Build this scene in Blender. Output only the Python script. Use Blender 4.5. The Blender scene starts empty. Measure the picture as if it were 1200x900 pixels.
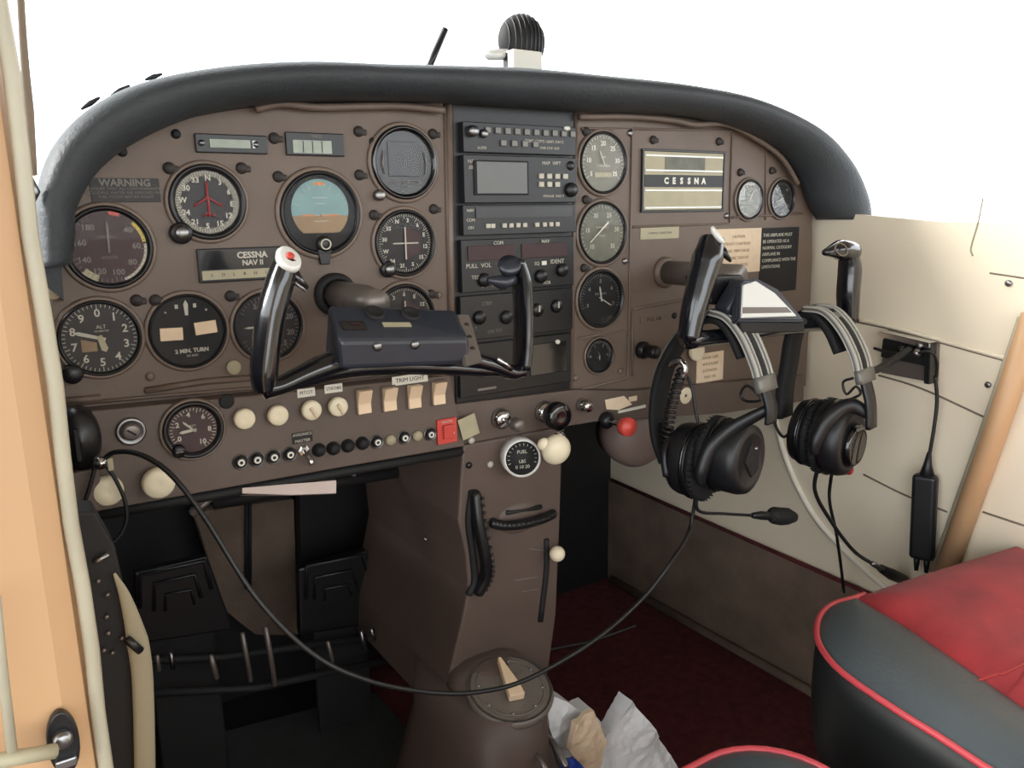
import bpy, bmesh, math, random
from mathutils import Vector, Matrix, noise
random.seed(7)
V = Vector
SC = bpy.context.scene
COL = SC.collection
# ---------------------------------------------------------------- camera model (1200x900 frame)
FPX = 930.0
PSI, PIT, RHO = math.radians(33), math.radians(12), math.radians(1.0)
CAM = V((-.575, -.83, .88))
FW = V((math.sin(PSI)*math.cos(PIT), math.cos(PSI)*math.cos(PIT), -math.sin(PIT)))
R0 = V((math.cos(PSI), -math.sin(PSI), 0)); U0 = R0.cross(FW)
RT = R0*math.cos(RHO) - U0*math.sin(RHO)
UP = U0*math.cos(RHO) + R0*math.sin(RHO)
def P(x, y, pt, n):
    d = FW*FPX + RT*(x-600) - UP*(y-450)
    pt = V(pt); n = V(n)
    return CAM + d*((pt-CAM).dot(n)/d.dot(n))
def Yp(x, y, v=0.): return P(x, y, (0, v, 0), (0, 1, 0))
def Xp(x, y, v): return P(x, y, (v, 0, 0), (1, 0, 0))
def Zp(x, y, v): return P(x, y, (0, 0, v), (0, 0, 1))
cam = bpy.data.cameras.new('camera'); camo = bpy.data.objects.new('camera', cam); COL.objects.link(camo)
M = Matrix.Identity(4)
for i in range(3):
    M[i][0] = RT[i]; M[i][1] = UP[i]; M[i][2] = -FW[i]; M[i][3] = CAM[i]
camo.matrix_world = M
cam.sensor_width = 36; cam.lens = FPX*36/1200; cam.clip_start = .01
SC.camera = camo
SC.view_settings.view_transform = 'Standard'; SC.view_settings.look = 'None'
SC.view_settings.gamma = 1; SC.view_settings.use_curve_mapping = False; SC.view_settings.exposure = 0
# ---------------------------------------------------------------- materials
def lin(c):
    return tuple(((v/255)/12.92 if v/255 <= .04045 else ((v/255+.055)/1.055)**2.4) for v in c)
MT = {}
def mat(name, rgb, rough=.5, metal=0, var=.0, scale=40, bump=0., spec=.5, coat=0, emit=None, sheen=0, bscale=None):
    m = bpy.data.materials.new(name); m.use_nodes = True
    nt = m.node_tree; b = nt.nodes['Principled BSDF']
    c = lin(rgb)
    b.inputs['Base Color'].default_value = (*c, 1)
    b.inputs['Roughness'].default_value = rough; b.inputs['Metallic'].default_value = metal
    b.inputs['Specular IOR Level'].default_value = spec
    if coat: b.inputs['Coat Weight'].default_value = coat; b.inputs['Coat Roughness'].default_value = .08
    if sheen: b.inputs['Sheen Weight'].default_value = sheen; b.inputs['Sheen Roughness'].default_value = .4
    tc = nt.nodes.new('ShaderNodeTexCoord')
    nz = nt.nodes.new('ShaderNodeTexNoise'); nz.inputs['Scale'].default_value = scale
    nz.inputs['Detail'].default_value = 5
    nt.links.new(tc.outputs['Object'], nz.inputs['Vector'])
    if var:
        cr = nt.nodes.new('ShaderNodeValToRGB')
        cr.color_ramp.elements[0].position = .3; cr.color_ramp.elements[1].position = .7
        cr.color_ramp.elements[0].color = (*[v*(1-var) for v in c], 1)
        cr.color_ramp.elements[1].color = (*[min(1, v*(1+var)) for v in c], 1)
        nt.links.new(nz.outputs['Fac'], cr.inputs['Fac']); nt.links.new(cr.outputs['Color'], b.inputs['Base Color'])
    if bump:
        bp = nt.nodes.new('ShaderNodeBump'); bp.inputs['Strength'].default_value = bump; bp.inputs['Distance'].default_value = .002
        n2 = nz
        if bscale:
            n2 = nt.nodes.new('ShaderNodeTexNoise'); n2.inputs['Scale'].default_value = bscale; nt.links.new(tc.outputs['Object'], n2.inputs['Vector'])
        nt.links.new(n2.outputs['Fac'], bp.inputs['Height']); nt.links.new(bp.outputs['Normal'], b.inputs['Normal'])
    if emit:
        b.inputs['Emission Color'].default_value = (*c, 1); b.inputs['Emission Strength'].default_value = emit
    MT[name] = m
    return m
def glassmat(name, refl=1.0, tint=(1, 1, 1)):
    m = bpy.data.materials.new(name); m.use_nodes = True; nt = m.node_tree; nt.nodes.clear()
    o = nt.nodes.new('ShaderNodeOutputMaterial'); mx = nt.nodes.new('ShaderNodeMixShader')
    t = nt.nodes.new('ShaderNodeBsdfTransparent'); g = nt.nodes.new('ShaderNodeBsdfGlossy'); g.inputs['Roughness'].default_value = .03
    t.inputs['Color'].default_value = (*tint, 1)
    fr = nt.nodes.new('ShaderNodeFresnel'); fr.inputs['IOR'].default_value = 1.45
    ml = nt.nodes.new('ShaderNodeMath'); ml.operation = 'MULTIPLY'; ml.inputs[1].default_value = refl
    nt.links.new(fr.outputs[0], ml.inputs[0]); nt.links.new(ml.outputs[0], mx.inputs[0])
    nt.links.new(t.outputs[0], mx.inputs[1]); nt.links.new(g.outputs[0], mx.inputs[2]); nt.links.new(mx.outputs[0], o.inputs[0])
    MT[name] = m
mat('panel', (104, 89, 78), .5, var=.10, scale=14, bump=.12, bscale=500)
mat('panel_low', (95, 82, 74), .5, var=.10, scale=14, bump=.12, bscale=500)
mat('pedestal', (90, 76, 69), .5, var=.12, scale=9, bump=.1, bscale=400)
mat('lip', (114, 99, 87), .4, var=.06)
mat('pad', (56, 60, 63), .52, var=.12, scale=10, bump=.35, bscale=260, spec=.3)
mat('black', (22, 22, 24), .35)
mat('matte_black', (20, 20, 21), .7)
mat('gloss_black', (12, 12, 15), .16, coat=.6)
mat('rack', (15, 16, 18), .38)
mat('radio', (25, 26, 29), .38, var=.08)
mat('dark_dial', (30, 27, 29), .55)
mat('red_dial', (58, 34, 36), .55, var=.15, scale=60)
mat('grey_dial', (120, 118, 105), .5, var=.12, scale=60)
mat('green_dial', (98, 98, 84), .5, var=.25, scale=50)
mat('white', (225, 222, 210), .5)
mat('mark', (190, 186, 172), .6)
mat('mark_dim', (120, 114, 108), .6)
mat('cream', (232, 220, 190), .4, var=.03)
mat('cream_rocker', (232, 205, 172), .4, var=.05)
mat('plate', (168, 160, 132), .5, var=.06)
mat('paper', (222, 200, 172), .7, var=.05, scale=90)
mat('chrome', (200, 200, 200), .15, metal=1)
mat('steel', (150, 150, 150), .35, metal=1)
mat('grey_metal', (120, 112, 106), .38, metal=.5)
mat('red', (200, 72, 62), .45)
mat('red_dark', (150, 35, 35), .45)
mat('yellow', (200, 180, 70), .5)
mat('orange', (205, 130, 70), .5)
mat('sky_blue', (118, 152, 152), .5, var=.15, scale=50)
mat('ground_tan', (142, 116, 84), .5, var=.15, scale=50)
mat('screen', (92, 92, 90), .25)
mat('screen_dark', (36, 36, 38), .25)
mat('lcd', (150, 160, 145), .35, var=.15, scale=90)
mat('wall', (236, 224, 200), .55, var=.03, scale=6, bump=.12, bscale=300)
mat('wall_white', (236, 230, 214), .5)
mat('post', (196, 156, 116), .45, var=.05, scale=5, bump=.05)
mat('post_edge', (176, 168, 146), .4, var=.08, scale=30)
mat('seam', (120, 108, 92), .7)
mat('carpet_red', (92, 36, 42), .95, var=.35, scale=60, bump=1., bscale=500)
mat('carpet_grey', (116, 99, 86), .95, var=.25, scale=12, bump=.8, bscale=500)
mat('mat_rubber', (60, 64, 62), .7, var=.2, scale=14)
mat('dark_metal', (26, 26, 28), .5, var=.2)
mat('pedal', (17, 17, 19), .42)
mat('velour', (150, 42, 47), .9, var=.3, scale=14, bump=.35, bscale=700, sheen=.12)
mat('leather', (66, 74, 78), .42, var=.08, scale=9, bump=.25, bscale=220)
mat('leather_black', (18, 22, 22), .5)
mat('piping', (188, 66, 74), .4)
mat('ear_black', (20, 21, 24), .42, var=.08)
mat('ear_matte', (15, 16, 18), .75, bump=.5, bscale=200)
mat('band_grey', (112, 110, 104), .38, metal=.2)
mat('cable', (22, 22, 23), .45)
mat('bag', (225, 228, 232), .4, var=.05)
mat('blue', (28, 62, 150), .4)
mat('pink', (206, 190, 182), .5, var=.08, scale=12)
mat('selector_grey', (112, 104, 96), .45)
mat('band_edge', (176, 174, 166), .35)
mat('yoke', (16, 18, 23), .2, coat=.8)
mat('yoke_hub', (44, 48, 57), .34, coat=.25)
mat('silver_plate', (225, 225, 220), .35, metal=.1)
mat('dome', (118, 102, 95), .5)
mat('cowl', (240, 240, 240), .5)
mat('belt_trim', (150, 142, 118), .6)
glassmat('glass', .12)
mat('lamp_dark', (44, 39, 37), .6); glassmat('pane', .35)
# ---------------------------------------------------------------- mesh builder
class MB:
    def __init__(s): s.v = []; s.f = []; s.sm = []
    def add(s, vs, fs, smooth=True, M=None):
        b = len(s.v)
        s.v += [(M @ V(p)) if M else V(p) for p in vs]
        for f in fs: s.f.append([b+i for i in f]); s.sm.append(smooth)
        return s
    def box(s, c, d, M=None, bev=0.0, seg=2):
        bm = bmesh.new(); bmesh.ops.create_cube(bm, size=1)
        for v in bm.verts: v.co = V((v.co.x*d[0]+c[0], v.co.y*d[1]+c[1], v.co.z*d[2]+c[2]))
        if bev: bmesh.ops.bevel(bm, geom=bm.edges[:], offset=bev, segments=seg, profile=.5, affect='EDGES')
        s.bm(bm, M, smooth=False); return s
    def bm(s, bm, M=None, smooth=True):
        bm.verts.index_update()
        s.add([v.co.copy() for v in bm.verts], [[v.index for v in f.verts] for f in bm.faces], smooth, M); bm.free(); return s
    def lathe(s, prof, seg=32, M=None, smooth=True, sx=1, sy=1, power=None):
        n = len(prof); vs = []; fs = []
        for k in range(seg):
            a = 2*math.pi*k/seg; ca, sa = math.cos(a), math.sin(a)
            if power:
                q = (abs(ca)**power+abs(sa)**power)**(-1/power); ca *= q; sa *= q
            for r, z in prof: vs.append((r*ca*sx, r*sa*sy, z))
        for k in range(seg):
            k2 = (k+1) % seg
            for i in range(n-1): fs.append([k*n+i, k2*n+i, k2*n+i+1, k*n+i+1])
        if prof[0][0] > 1e-6: fs.append([k*n for k in range(seg)][::-1])
        if prof[-1][0] > 1e-6: fs.append([k*n+n-1 for k in range(seg)])
        s.add(vs, fs, smooth, M); return s
    def ring(s, prof, seg=40, M=None, smooth=False):   # closed profile loop
        n = len(prof); vs = []; fs = []
        for k in range(seg):
            a = 2*math.pi*k/seg
            for r, z in prof: vs.append((r*math.cos(a), r*math.sin(a), z))
        for k in range(seg):
            k2 = (k+1) % seg
            for i in range(n): j = (i+1) % n; fs.append([k*n+i, k2*n+i, k2*n+j, k*n+j])
        s.add(vs, fs, smooth, M); return s
    def prism(s, pts, z0, z1, M=None, smooth=False, bev=0):
        bm = bmesh.new(); vs = [bm.verts.new((p[0], p[1], z0)) for p in pts]
        f = bm.faces.new(vs)
        r = bmesh.ops.extrude_face_region(bm, geom=[f])
        for e in r['geom']:
            if isinstance(e, bmesh.types.BMVert): e.co.z = z1
        bmesh.ops.recalc_face_normals(bm, faces=bm.faces[:])
        if bev: bmesh.ops.bevel(bm, geom=bm.edges[:], offset=bev, segments=2, profile=.5, affect='EDGES', clamp_overlap=True)
        s.bm(bm, M, smooth); return s
    def tube(s, pts, r, seg=10, M=None, closed=False, res=0, flat=None, cap=True):
        # r scalar or list; flat: (axis vector, factor) squashes the section
        pts = [V(p) for p in pts]
        rr = [r]*len(pts) if not isinstance(r, (list, tuple)) else list(r)
        if res:
            np_, nr = [], []; n = len(pts)
            for i in range(n if closed else n-1):
                p0 = pts[(i-1) % n] if (closed or i > 0) else pts[0]*2-pts[1]
                p1 = pts[i]; p2 = pts[(i+1) % n]
                p3 = pts[(i+2) % n] if (closed or i+2 < n) else p2*2-p1
                for k in range(res):
                    t = k/res
                    np_.append(.5*((2*p1)+(p2-p0)*t+(2*p0-5*p1+4*p2-p3)*t*t+(3*p1-p0-3*p2+p3)*t**3))
                    nr.append(rr[i]*(1-t)+rr[(i+1) % n]*t)
            if not closed: np_.append(pts[-1]); nr.append(rr[-1])
            pts, rr = np_, nr
        n = len(pts); vs = []; fs = []
        def tan(i):
            a = pts[(i-1) % n] if (closed or i > 0) else pts[i]
            b = pts[(i+1) % n] if (closed or i < n-1) else pts[i]
            return (b-a).normalized()
        t0 = tan(0); u = t0.orthogonal().normalized()
        if flat: u = (V(flat[0])-t0*V(flat[0]).dot(t0)).normalized()
        for i in range(n):
            t = tan(i)
            u = ((V(flat[0]) if flat else u)); u = (u-t*u.dot(t)).normalized(); w = t.cross(u)
            k_ = flat[1] if flat else 1
            for k in range(seg):
                a = 2*math.pi*k/seg
                vs.append(pts[i]+u*(math.cos(a)*rr[i]*k_)+w*(math.sin(a)*rr[i]))
        for i in range(n if closed else n-1):
            j = (i+1) % n
            for k in range(seg): k2 = (k+1) % seg; fs.append([i*seg+k, i*seg+k2, j*seg+k2, j*seg+k])
        if not closed and cap:
            for base, sgn, i in ((0, -1, 0), (n-1, 1, n-1)):
                c = len(vs); vs.append(pts[i]+tan(i)*sgn*rr[i]*.35)
                for k in range(seg):
                    k2 = (k+1) % seg
                    fs.append([base*seg+k2, base*seg+k, c] if sgn < 0 else [base*seg+k, base*seg+k2, c])
        s.add(vs, fs, True, M); return s
    def sweep(s, rings, closed=False, cap=True, smooth=True, M=None):
        n = len(rings[0]); vs = [p for r in rings for p in r]; fs = []; m = len(rings)
        for i in range(m if closed else m-1):
            j = (i+1) % m
            for k in range(n): k2 = (k+1) % n; fs.append([i*n+k, i*n+k2, j*n+k2, j*n+k])
        if not closed and cap: fs.append(list(range(n))[::-1]); fs.append([(m-1)*n+k for k in range(n)])
        s.add(vs, fs, smooth, M); return s
    def sphere(s, c, r, M=None, seg=20, sc=(1, 1, 1)):
        bm = bmesh.new(); bmesh.ops.create_uvsphere(bm, u_segments=seg, v_segments=max(8, seg//2), radius=1)
        for v in bm.verts: v.co = V((c[0]+v.co.x*r*sc[0], c[1]+v.co.y*r*sc[1], c[2]+v.co.z*r*sc[2]))
        s.bm(bm, M); return s
    def text(s, t, size, x, y, z, M=None, rot=0, align='CENTER', bold=.0, sx=1.):
        cu = bpy.data.curves.new('t', 'FONT'); cu.body = t; cu.size = size; cu.align_x = align; cu.align_y = 'CENTER'
        cu.extrude = .0002; cu.resolution_u = 2; cu.offset = bold
        ob = bpy.data.objects.new('t', cu); COL.objects.link(ob)
        dg = bpy.context.evaluated_depsgraph_get(); me = bpy.data.meshes.new_from_object(ob.evaluated_get(dg))
        T = Matrix.Translation((x, y, z)) @ Matrix.Rotation(rot, 4, 'Z') @ Matrix.Diagonal((sx, 1, 1, 1))
        if M: T = M @ T
        s.add([v.co.copy() for v in me.vertices], [list(p.vertices) for p in me.polygons], False, T)
        bpy.data.objects.remove(ob); bpy.data.curves.remove(cu); bpy.data.meshes.remove(me); return s
    def build(s, name, m, parent=None, mods=None):
        me = bpy.data.meshes.new(name); me.from_pydata([tuple(v) for v in s.v], [], s.f)
        bm = bmesh.new(); bm.from_mesh(me); bmesh.ops.recalc_face_normals(bm, faces=bm.faces[:]); bm.to_mesh(me); bm.free()
        if len(me.polygons) == len(s.sm): me.polygons.foreach_set('use_smooth', s.sm)
        me.materials.append(MT[m] if isinstance(m, str) else m)
        o = bpy.data.objects.new(name, me); COL.objects.link(o)
        if parent: o.parent = parent
        if mods:
            for kind, kw in mods:
                md = o.modifiers.new(kind, kind)
                for k, v in kw.items(): setattr(md, k, v)
        return o
def frame(c, out=(0, -1, 0), up=(0, 0, 1)):
    out = V(out).normalized(); up = V(up); up = (up-out*up.dot(out)).normalized(); r = up.cross(out)
    M = Matrix.Identity(4)
    for i in range(3): M[i][0] = r[i]; M[i][1] = up[i]; M[i][2] = out[i]; M[i][3] = c[i]
    return M
def tag(o, label, cat, group=None):
    o['label'] = label; o['category'] = cat
    if group: o['group'] = group
    return o
def thing(name, label, cat, M=None, group=None):
    o = bpy.data.objects.new(name, None); COL.objects.link(o); o.empty_display_size = .01
    if M is not None: o.matrix_world = M if isinstance(M, Matrix) else Matrix.Translation(M)
    return tag(o, label, cat, group)
def struct(name, mb, m, **k):
    o = mb.build(name, m, **k); o['kind'] = 'structure'; return o
# ================================================================ SETTING
XR, XL, YF, ZF, ZC, YB = .57, -.57, .52, .03, 1.42, -1.75
struct('floor', MB().box((0, (YF+YB)/2, ZF-.01), (1.16, YF-YB, .02)), 'carpet_red')
sun = bpy.data.lights.new('sun', 'SUN'); suno = bpy.data.objects.new('sun', sun); COL.objects.link(suno)
sun.energy = 7.5; sun.angle = math.radians(24); sun.color = (1, .97, .92)
suno.rotation_euler = V((.32, -.14, -.19)).to_track_quat('-Z', 'Y').to_euler(); suno.location = (-1, 1, 3)
# windshield / outside: the sky itself
W = bpy.data.worlds.new('world'); SC.world = W; W.use_nodes = True
nt = W.node_tree; bg = nt.nodes['Background']; bg.inputs[1].default_value = 4.5
tcw = nt.nodes.new('ShaderNodeTexCoord'); sx = nt.nodes.new('ShaderNodeSeparateXYZ'); rw = nt.nodes.new('ShaderNodeValToRGB'); mpw = nt.nodes.new('ShaderNodeMapRange'); mpw.inputs['From Min'].default_value = -.25; mpw.inputs['From Max'].default_value = .75
nt.links.new(tcw.outputs['Generated'], sx.inputs[0]); nt.links.new(sx.outputs['Z'], mpw.inputs[0]); nt.links.new(mpw.outputs[0], rw.inputs[0]); nt.links.new(rw.outputs[0], bg.inputs[0])
rw.color_ramp.elements[0].position = .10; rw.color_ramp.elements[0].color = (.05, .047, .043, 1)
rw.color_ramp.elements[1].position = .15; rw.color_ramp.elements[1].color = (.93, .97, 1, 1)
# generated z of the world runs -1..1: everything below the horizon is the dim apron outside
struct('ceiling_wing_shade', MB().box((0, -.82, ZC+.01), (3.2, 1.9, .02)), 'wall')  # unseen roof, widened past the cabin like a wing to block high sky
struct('wall_front', MB().box((0, YF+.01, .42), (1.16, .02, .8)), 'dark_metal')
struct('wall_rear', MB().box((0, YB-.01, .42), (1.16, .02, .82)), 'wall')
# right wall with shaped top edge (window sill) seen beyond the panel
def wallR(pts, x0, x1, name, m):   # polygon in (Y,Z)
    b = MB(); n = len(pts)
    b.add([(x0, p[0], p[1]) for p in pts]+[(x1, p[0], p[1]) for p in pts],
          [list(range(n)), list(range(n, 2*n))[::-1]]+[[i, (i+1) % n, n+(i+1) % n, n+i] for i in range(n)], False)
    return struct(name, b, m)
wallR([(YF, .0), (YF, .98), (.1, .94), (-.03, .875), (-.2, .86), (YB, .84), (YB, 0)], XR, XR+.02, 'wall_right', 'wall')
# lower carpeted part of the right wall
k0 = Xp(715, 560, XR); k1 = Xp(1040, 703, XR)
sl = (k1.z-k0.z)/(k1.y-k0.y)
zz = lambda y: k0.z+sl*(y-k0.y)
o = wallR([(YF, ZF), (YF, zz(YF)), (-.6, zz(-.6)), (-.6, ZF)], XR-.006, XR-.0005, 'wall_kick_right', 'carpet_grey')
o.name = 'wall_lower_right'
struct('trim_1', MB().tube([(XR-.006, YF-.01, zz(YF-.01)), (XR-.006, -.6, zz(-.6))], .004), 'carpet_red')
struct('baseboard_right', MB().tube([(XR-.012, YF-.02, ZF+.008), (XR-.012, -.6, ZF+.008)], .009), 'carpet_grey')
# ceiling posts on the right (frame of the side window) and the rear
struct('trim_2', MB().box((XR+.01, -1.0, 1.13), (.02, .07, .6)), 'wall_white')
# left wall ahead of the door opening
wallR([(YF, ZF), (YF, .8), (-.02, .84), (-.30, .84), (-.30, ZF)], XL-.025, XL-.005, 'wall_left', 'dark_metal')
# seams / ridges on the right wall
def wline(name, px, r, m='seam', x=XR):
    return struct(name, MB().tube([Xp(a, b, x) for a, b in px], r, 8, res=4), m)
wline('trim_3', [(1003, 374), (1050, 384), (1100, 398), (1150, 412), (1198, 425)], .0035, 'wall')
wline('trim_4', [(1003, 377), (1050, 387), (1100, 401), (1150, 415), (1198, 428)], .0016)
wline('trim_5', [(1030, 440), (1065, 450), (1100, 464), (1160, 492)], .0016)
wline('trim_6', [(1012, 556), (1060, 580), (1110, 600)], .0016)
wline('trim_7', [(1152, 600), (1200, 616)], .0016)
wline('trim_8', [(905, 478), (922, 540), (950, 598), (985, 640), (1040, 690), (1080, 720)], .0055, 'wall_white')
wline('trim_9', [(1160, 320), (1200, 326)], .0012)
wline('trim_10', [(1152, 232), (1146, 262), (1138, 290), (1140, 300)], .0012, 'belt_trim')
# vertical panel that continues the cream wall above the sill by the side window
# slanted aft door post
dp = [Xp(1212, 370, XR-.012), Xp(1165, 510, XR-.012), Xp(1108, 670, XR-.012)]
struct('trim_11', MB().tube(dp, .0155, 14), 'post')
dp2 = [Xp(1196, 372, XR-.004), Xp(1149, 510, XR-.004), Xp(1092, 670, XR-.004)]
struct('trim_12', MB().tube(dp2, .004, 8), 'post_edge')
# glass panes
def pane(name, vs, faces, m='pane'):
    o = MB().add(vs, faces, True).build(name, m); o['kind'] = 'structure'; return o
pane('window_1', [(XR+.008, YB, .845), (XR+.008, -.2, .862), (XR+.008, -.03, .88), (XR+.008, .1, .94), (XR+.008, .1, ZC), (XR+.008, YB, ZC)], [[0, 1, 2, 3, 4, 5]])
vs = []; fs = []; N = 16
for i in range(N+1):
    a = i/N*math.pi; x = -math.cos(a)*.6; y = .12+.5*math.sin(a)**.6
    vs += [(x, y, .98-.1*abs(math.cos(a))), (x, y-.36, ZC)]
    if i < N: fs.append([2*i, 2*i+2, 2*i+3, 2*i+1])
pane('window_2', vs, fs)
# left door jamb in the foreground (vertical post the camera looks past)
yj = -.42
jl = []
je = Yp(50, 300, yj); xe = je.x
b = MB(); 
prof = [(-.16, -.02), (-.16, .012), (-.05, .012), (-.014, .010), (-.004, .004), (0, -.006), (0, -.02)]
b.prism([(p[0], -p[1]) for p in prof], 0, 1.32, M=Matrix.Translation((xe-.004, yj, .05)))
struct('door_1', b, 'post')
b = MB(); zs = [.05+.033*i for i in range(41)]
b.tube([(xe-.003+.0008*math.sin(i*1.7), yj-.004, z) for i, z in enumerate(zs)], .0034, 8)
s_ = b.build('door_seal', 'post_edge', None); s_['kind'] = 'structure'; s_.parent = bpy.data.objects['door_1']
# window frame strip seen left at the very edge of the windshield
struct('trim_13', MB().tube([Yp(22, -40, -.2), Yp(28, 60, -.2), Yp(34, 130, -.2), Yp(40, 205, -.2)], [.002, .0025, .003, .002], 10, res=4), 'seam')
# latch on the jamb
T = thing('door_latch', 'small dark metal latch striker screwed low on the cream door post', 'latch', frame(Yp(74, 868, yj-.013), (0, -1, 0)))
b = MB(); b.prism([(.0085*math.cos(a)*.8, .0165*math.sin(a)) for a in [i*math.pi/10 for i in range(20)]], -.002, .003, bev=.0008); b.build('plate', 'black', T)
MB().lathe([(.0042, .003), (.0042, .007), (.003, .0085), (0, .0085)], 16, Matrix.Translation((0, .004, 0))).build('screw', 'steel', T)
MB().box((0, -.009, .004), (.009, .005, .004), bev=.001).build('catch', 'steel', T)
o = MB().tube([Yp(-4, 892, yj-.03), Yp(30, 886, yj-.03), Yp(64, 880, yj-.025)], .0035, 8).build('door_stay', 'plate'); tag(o, 'thin pale rod reaching from the left edge to the latch on the door post', 'rod')
o = MB().tube([Yp(-6, 700, yj-.03), Yp(1, 770, yj-.03), Yp(14, 880, yj-.03)], .0022, 8).build('door_hinge_strip', 'post_edge'); tag(o, 'narrow pale strip running up the far left edge of the door post', 'strip')
# ================================================================ GLARESHIELD
outer = [(44, 312), (41, 270), (41, 232), (58, 178), (98, 132), (160, 99), (250, 80), (350, 73), (450, 76), (600, 80), (700, 89), (800, 100), (880, 117), (950, 150), (988, 188), (1008, 228), (1012, 262)]
inner = [(84, 308), (88, 275), (90, 244), (118, 198), (172, 160), (250, 131), (350, 119), (450, 118), (530, 121), (672, 130), (745, 132), (820, 138), (872, 152), (915, 174), (942, 206), (955, 240), (966, 256)]
def cat(pts, n=6):
    out = []; L = len(pts)
    for i in range(L-1):
        p0 = pts[i-1] if i else pts[0]*2-pts[1]; p1 = pts[i]; p2 = pts[i+1]; p3 = pts[i+2] if i+2 < L else p2*2-p1
        for k in range(n):
            t = k/n; out.append(.5*((2*p1)+(p2-p0)*t+(2*p0-5*p1+4*p2-p3)*t*t+(3*p1-p0-3*p2+p3)*t**3))
    out.append(pts[-1]); return out
yg = -.035
Oo = cat([Yp(a, b_, yg) for a, b_ in outer]); Ii = cat([Yp(a, b_, yg+.012) for a, b_ in inner])
GS = thing('glareshield', 'long padded dark grey glareshield arching over the whole instrument panel', 'glareshield', V((0, 0, 0)))
rings = []
for i, (a, c) in enumerate(zip(Oo, Ii)):
    m_ = (a+c)/2; h = (a-c)/2; rg = []
    e = min(1, .55+i/6, .55+(len(Oo)-1-i)/6)
    for k in range(20):
        t = 2*math.pi*k/20; ct, st = math.cos(t), math.sin(t)
        rg.append(m_+h*(abs(ct)**.85*math.copysign(1, ct))+V((0, .036*st, 0)))
    rings.append(rg)
MB().sweep(rings).build('padded_roll', 'pad', GS)
# top deck behind the roll
dk = []
for a in Oo: 
    d = V((a.x*.93, .0, a.z)); dk.append([V((a.x, yg, a.z-.012)), V((a.x*.98, .16, a.z-.03)), V((a.x*.97, YF, a.z-.06)), V((a.x*.95, YF, a.z-.08)), V((a.x*.95, .16, a.z-.05)), V((a.x*.97, yg, a.z-.03))])
MB().sweep(dk, smooth=False).build('deck', 'pad', GS)
fwp = [(a.x*.96, a.z-.07) for a in Oo[2:-2]]; fwp = [(fwp[0][0], .5)]+fwp+[(fwp[-1][0], .5)]
o = MB().prism(fwp, -YF-.01, -YF+.005, M=Matrix(((1, 0, 0, 0), (0, 0, -1, 0), (0, 1, 0, 0), (0, 0, 0, 1)))).build('wall_front_upper', 'dark_metal'); o['kind'] = 'structure'; o.name = 'wall_front.001'
# cracked wrinkled brown edging below the roll
wr = [(300, 128), (330, 123), (370, 124), (420, 126), (470, 125), (520, 128)]
MB().tube([Yp(a, b_, -.012)+V((0, 0, .0015*math.sin(i*2.3))) for i, (a, b_) in enumerate(wr)], .004, 8, res=5).build('edging', 'panel', GS)
wr = [(680, 137), (740, 138), (790, 140), (815, 147), (850, 146), (880, 158), (915, 185), (935, 215)]
MB().tube([Yp(a, b_, -.012)+V((0, 0, .0015*math.sin(i*2.3))) for i, (a, b_) in enumerate(wr)], .004, 8, res=5).build('edging', 'panel', GS)
# ================================================================ INSTRUMENT PANEL
IP = thing('dashboard', 'taupe brown moulded instrument panel under the dark glareshield', 'instrument panel', V((0, 0, 0)))
def plate(pts, y0, y1, name, m, parent, bev=0):  # px polygon at plane y0 (front), back to y1
    M_ = Matrix(((1, 0, 0, 0), (0, 0, -1, 0), (0, 1, 0, 0), (0, 0, 0, 1)))  # local (x,z,out) -> world
    b = MB(); q = [Yp(a, c, y0) if not isinstance(a, V) else a for a, c in pts]
    b.prism([(p.x, p.z) for p in q], -y1, -y0, M=M_, bev=bev)
    return b.build(name, m, parent)
plate([(72, 482), (60, 340), (62, 250), (80, 215), (130, 175), (200, 135), (300, 108), (450, 104), (534, 108), (537, 470), (330, 470)], 0, .012, 'pilot_panel', 'panel', IP)
plate([(668, 118), (760, 120), (850, 130), (915, 160), (950, 205), (952, 300), (944, 452), (800, 466), (662, 478)], 0, .012, 'passenger_panel', 'panel', IP)
# raised moulded frames of the passenger panel
def lipline(px, r=.0022, y=-.001, name='moulding', m='panel', parent=None):
    return MB().tube([Yp(a, c, y) for a, c in px], r, 8).build(name, m, parent or IP)
lipline([(526, 122), (530, 440)], .0045, -.001, 'side_moulding', 'lip')
lipline([(521, 122), (526, 355)], .0016, -.001)
lipline([(675, 132), (669, 458)], .0028, -.001, 'side_moulding', 'panel')
lipline([(677, 397), (737, 386), (741, 150), (681, 151)], .0018)
lipline([(741, 151), (858, 153), (855, 262), (742, 266)], .0018)
lipline([(742, 362), (803, 351)], .0022)
lipline([(672, 459), (735, 443), (737, 388)], .0022)
lipline([(741, 365), (741, 440)], .0018)
lipline([(858, 255), (940, 250)], .0018); lipline([(898, 160), (897, 258)], .0014)
lipline([(170, 458), (240, 447), (320, 441)], .0035); lipline([(76, 470), (118, 466)], .0035)
lipline([(78, 474), (200, 463), (330, 452), (440, 440), (530, 433)], .002)
# lower left switch panel
LP = thing('switch_panel', 'long taupe switch panel under the pilot side of the instrument panel', 'panel', V((0, 0, 0)))
yl = -.022
plate([(74, 485), (200, 473), (330, 460), (440, 449), (527, 440), (545, 523), (400, 548), (250, 575), (112, 600), (80, 604)], yl, .012, 'face', 'panel_low', LP, bev=.0015)
b = MB(); b.tube([Yp(a, c, yl+.01) for a, c in [(112, 603), (250, 580), (400, 553), (545, 528)]], .006, 8); b.build('lower_lip', 'matte_black', LP)
plate([(533, 474), (600, 466), (672, 457), (740, 458), (942, 440), (942, 470), (850, 484), (700, 494), (662, 500), (658, 522), (545, 528), (540, 505)], -.012, .014, 'center_face', 'panel_low', LP, bev=.001)
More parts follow.
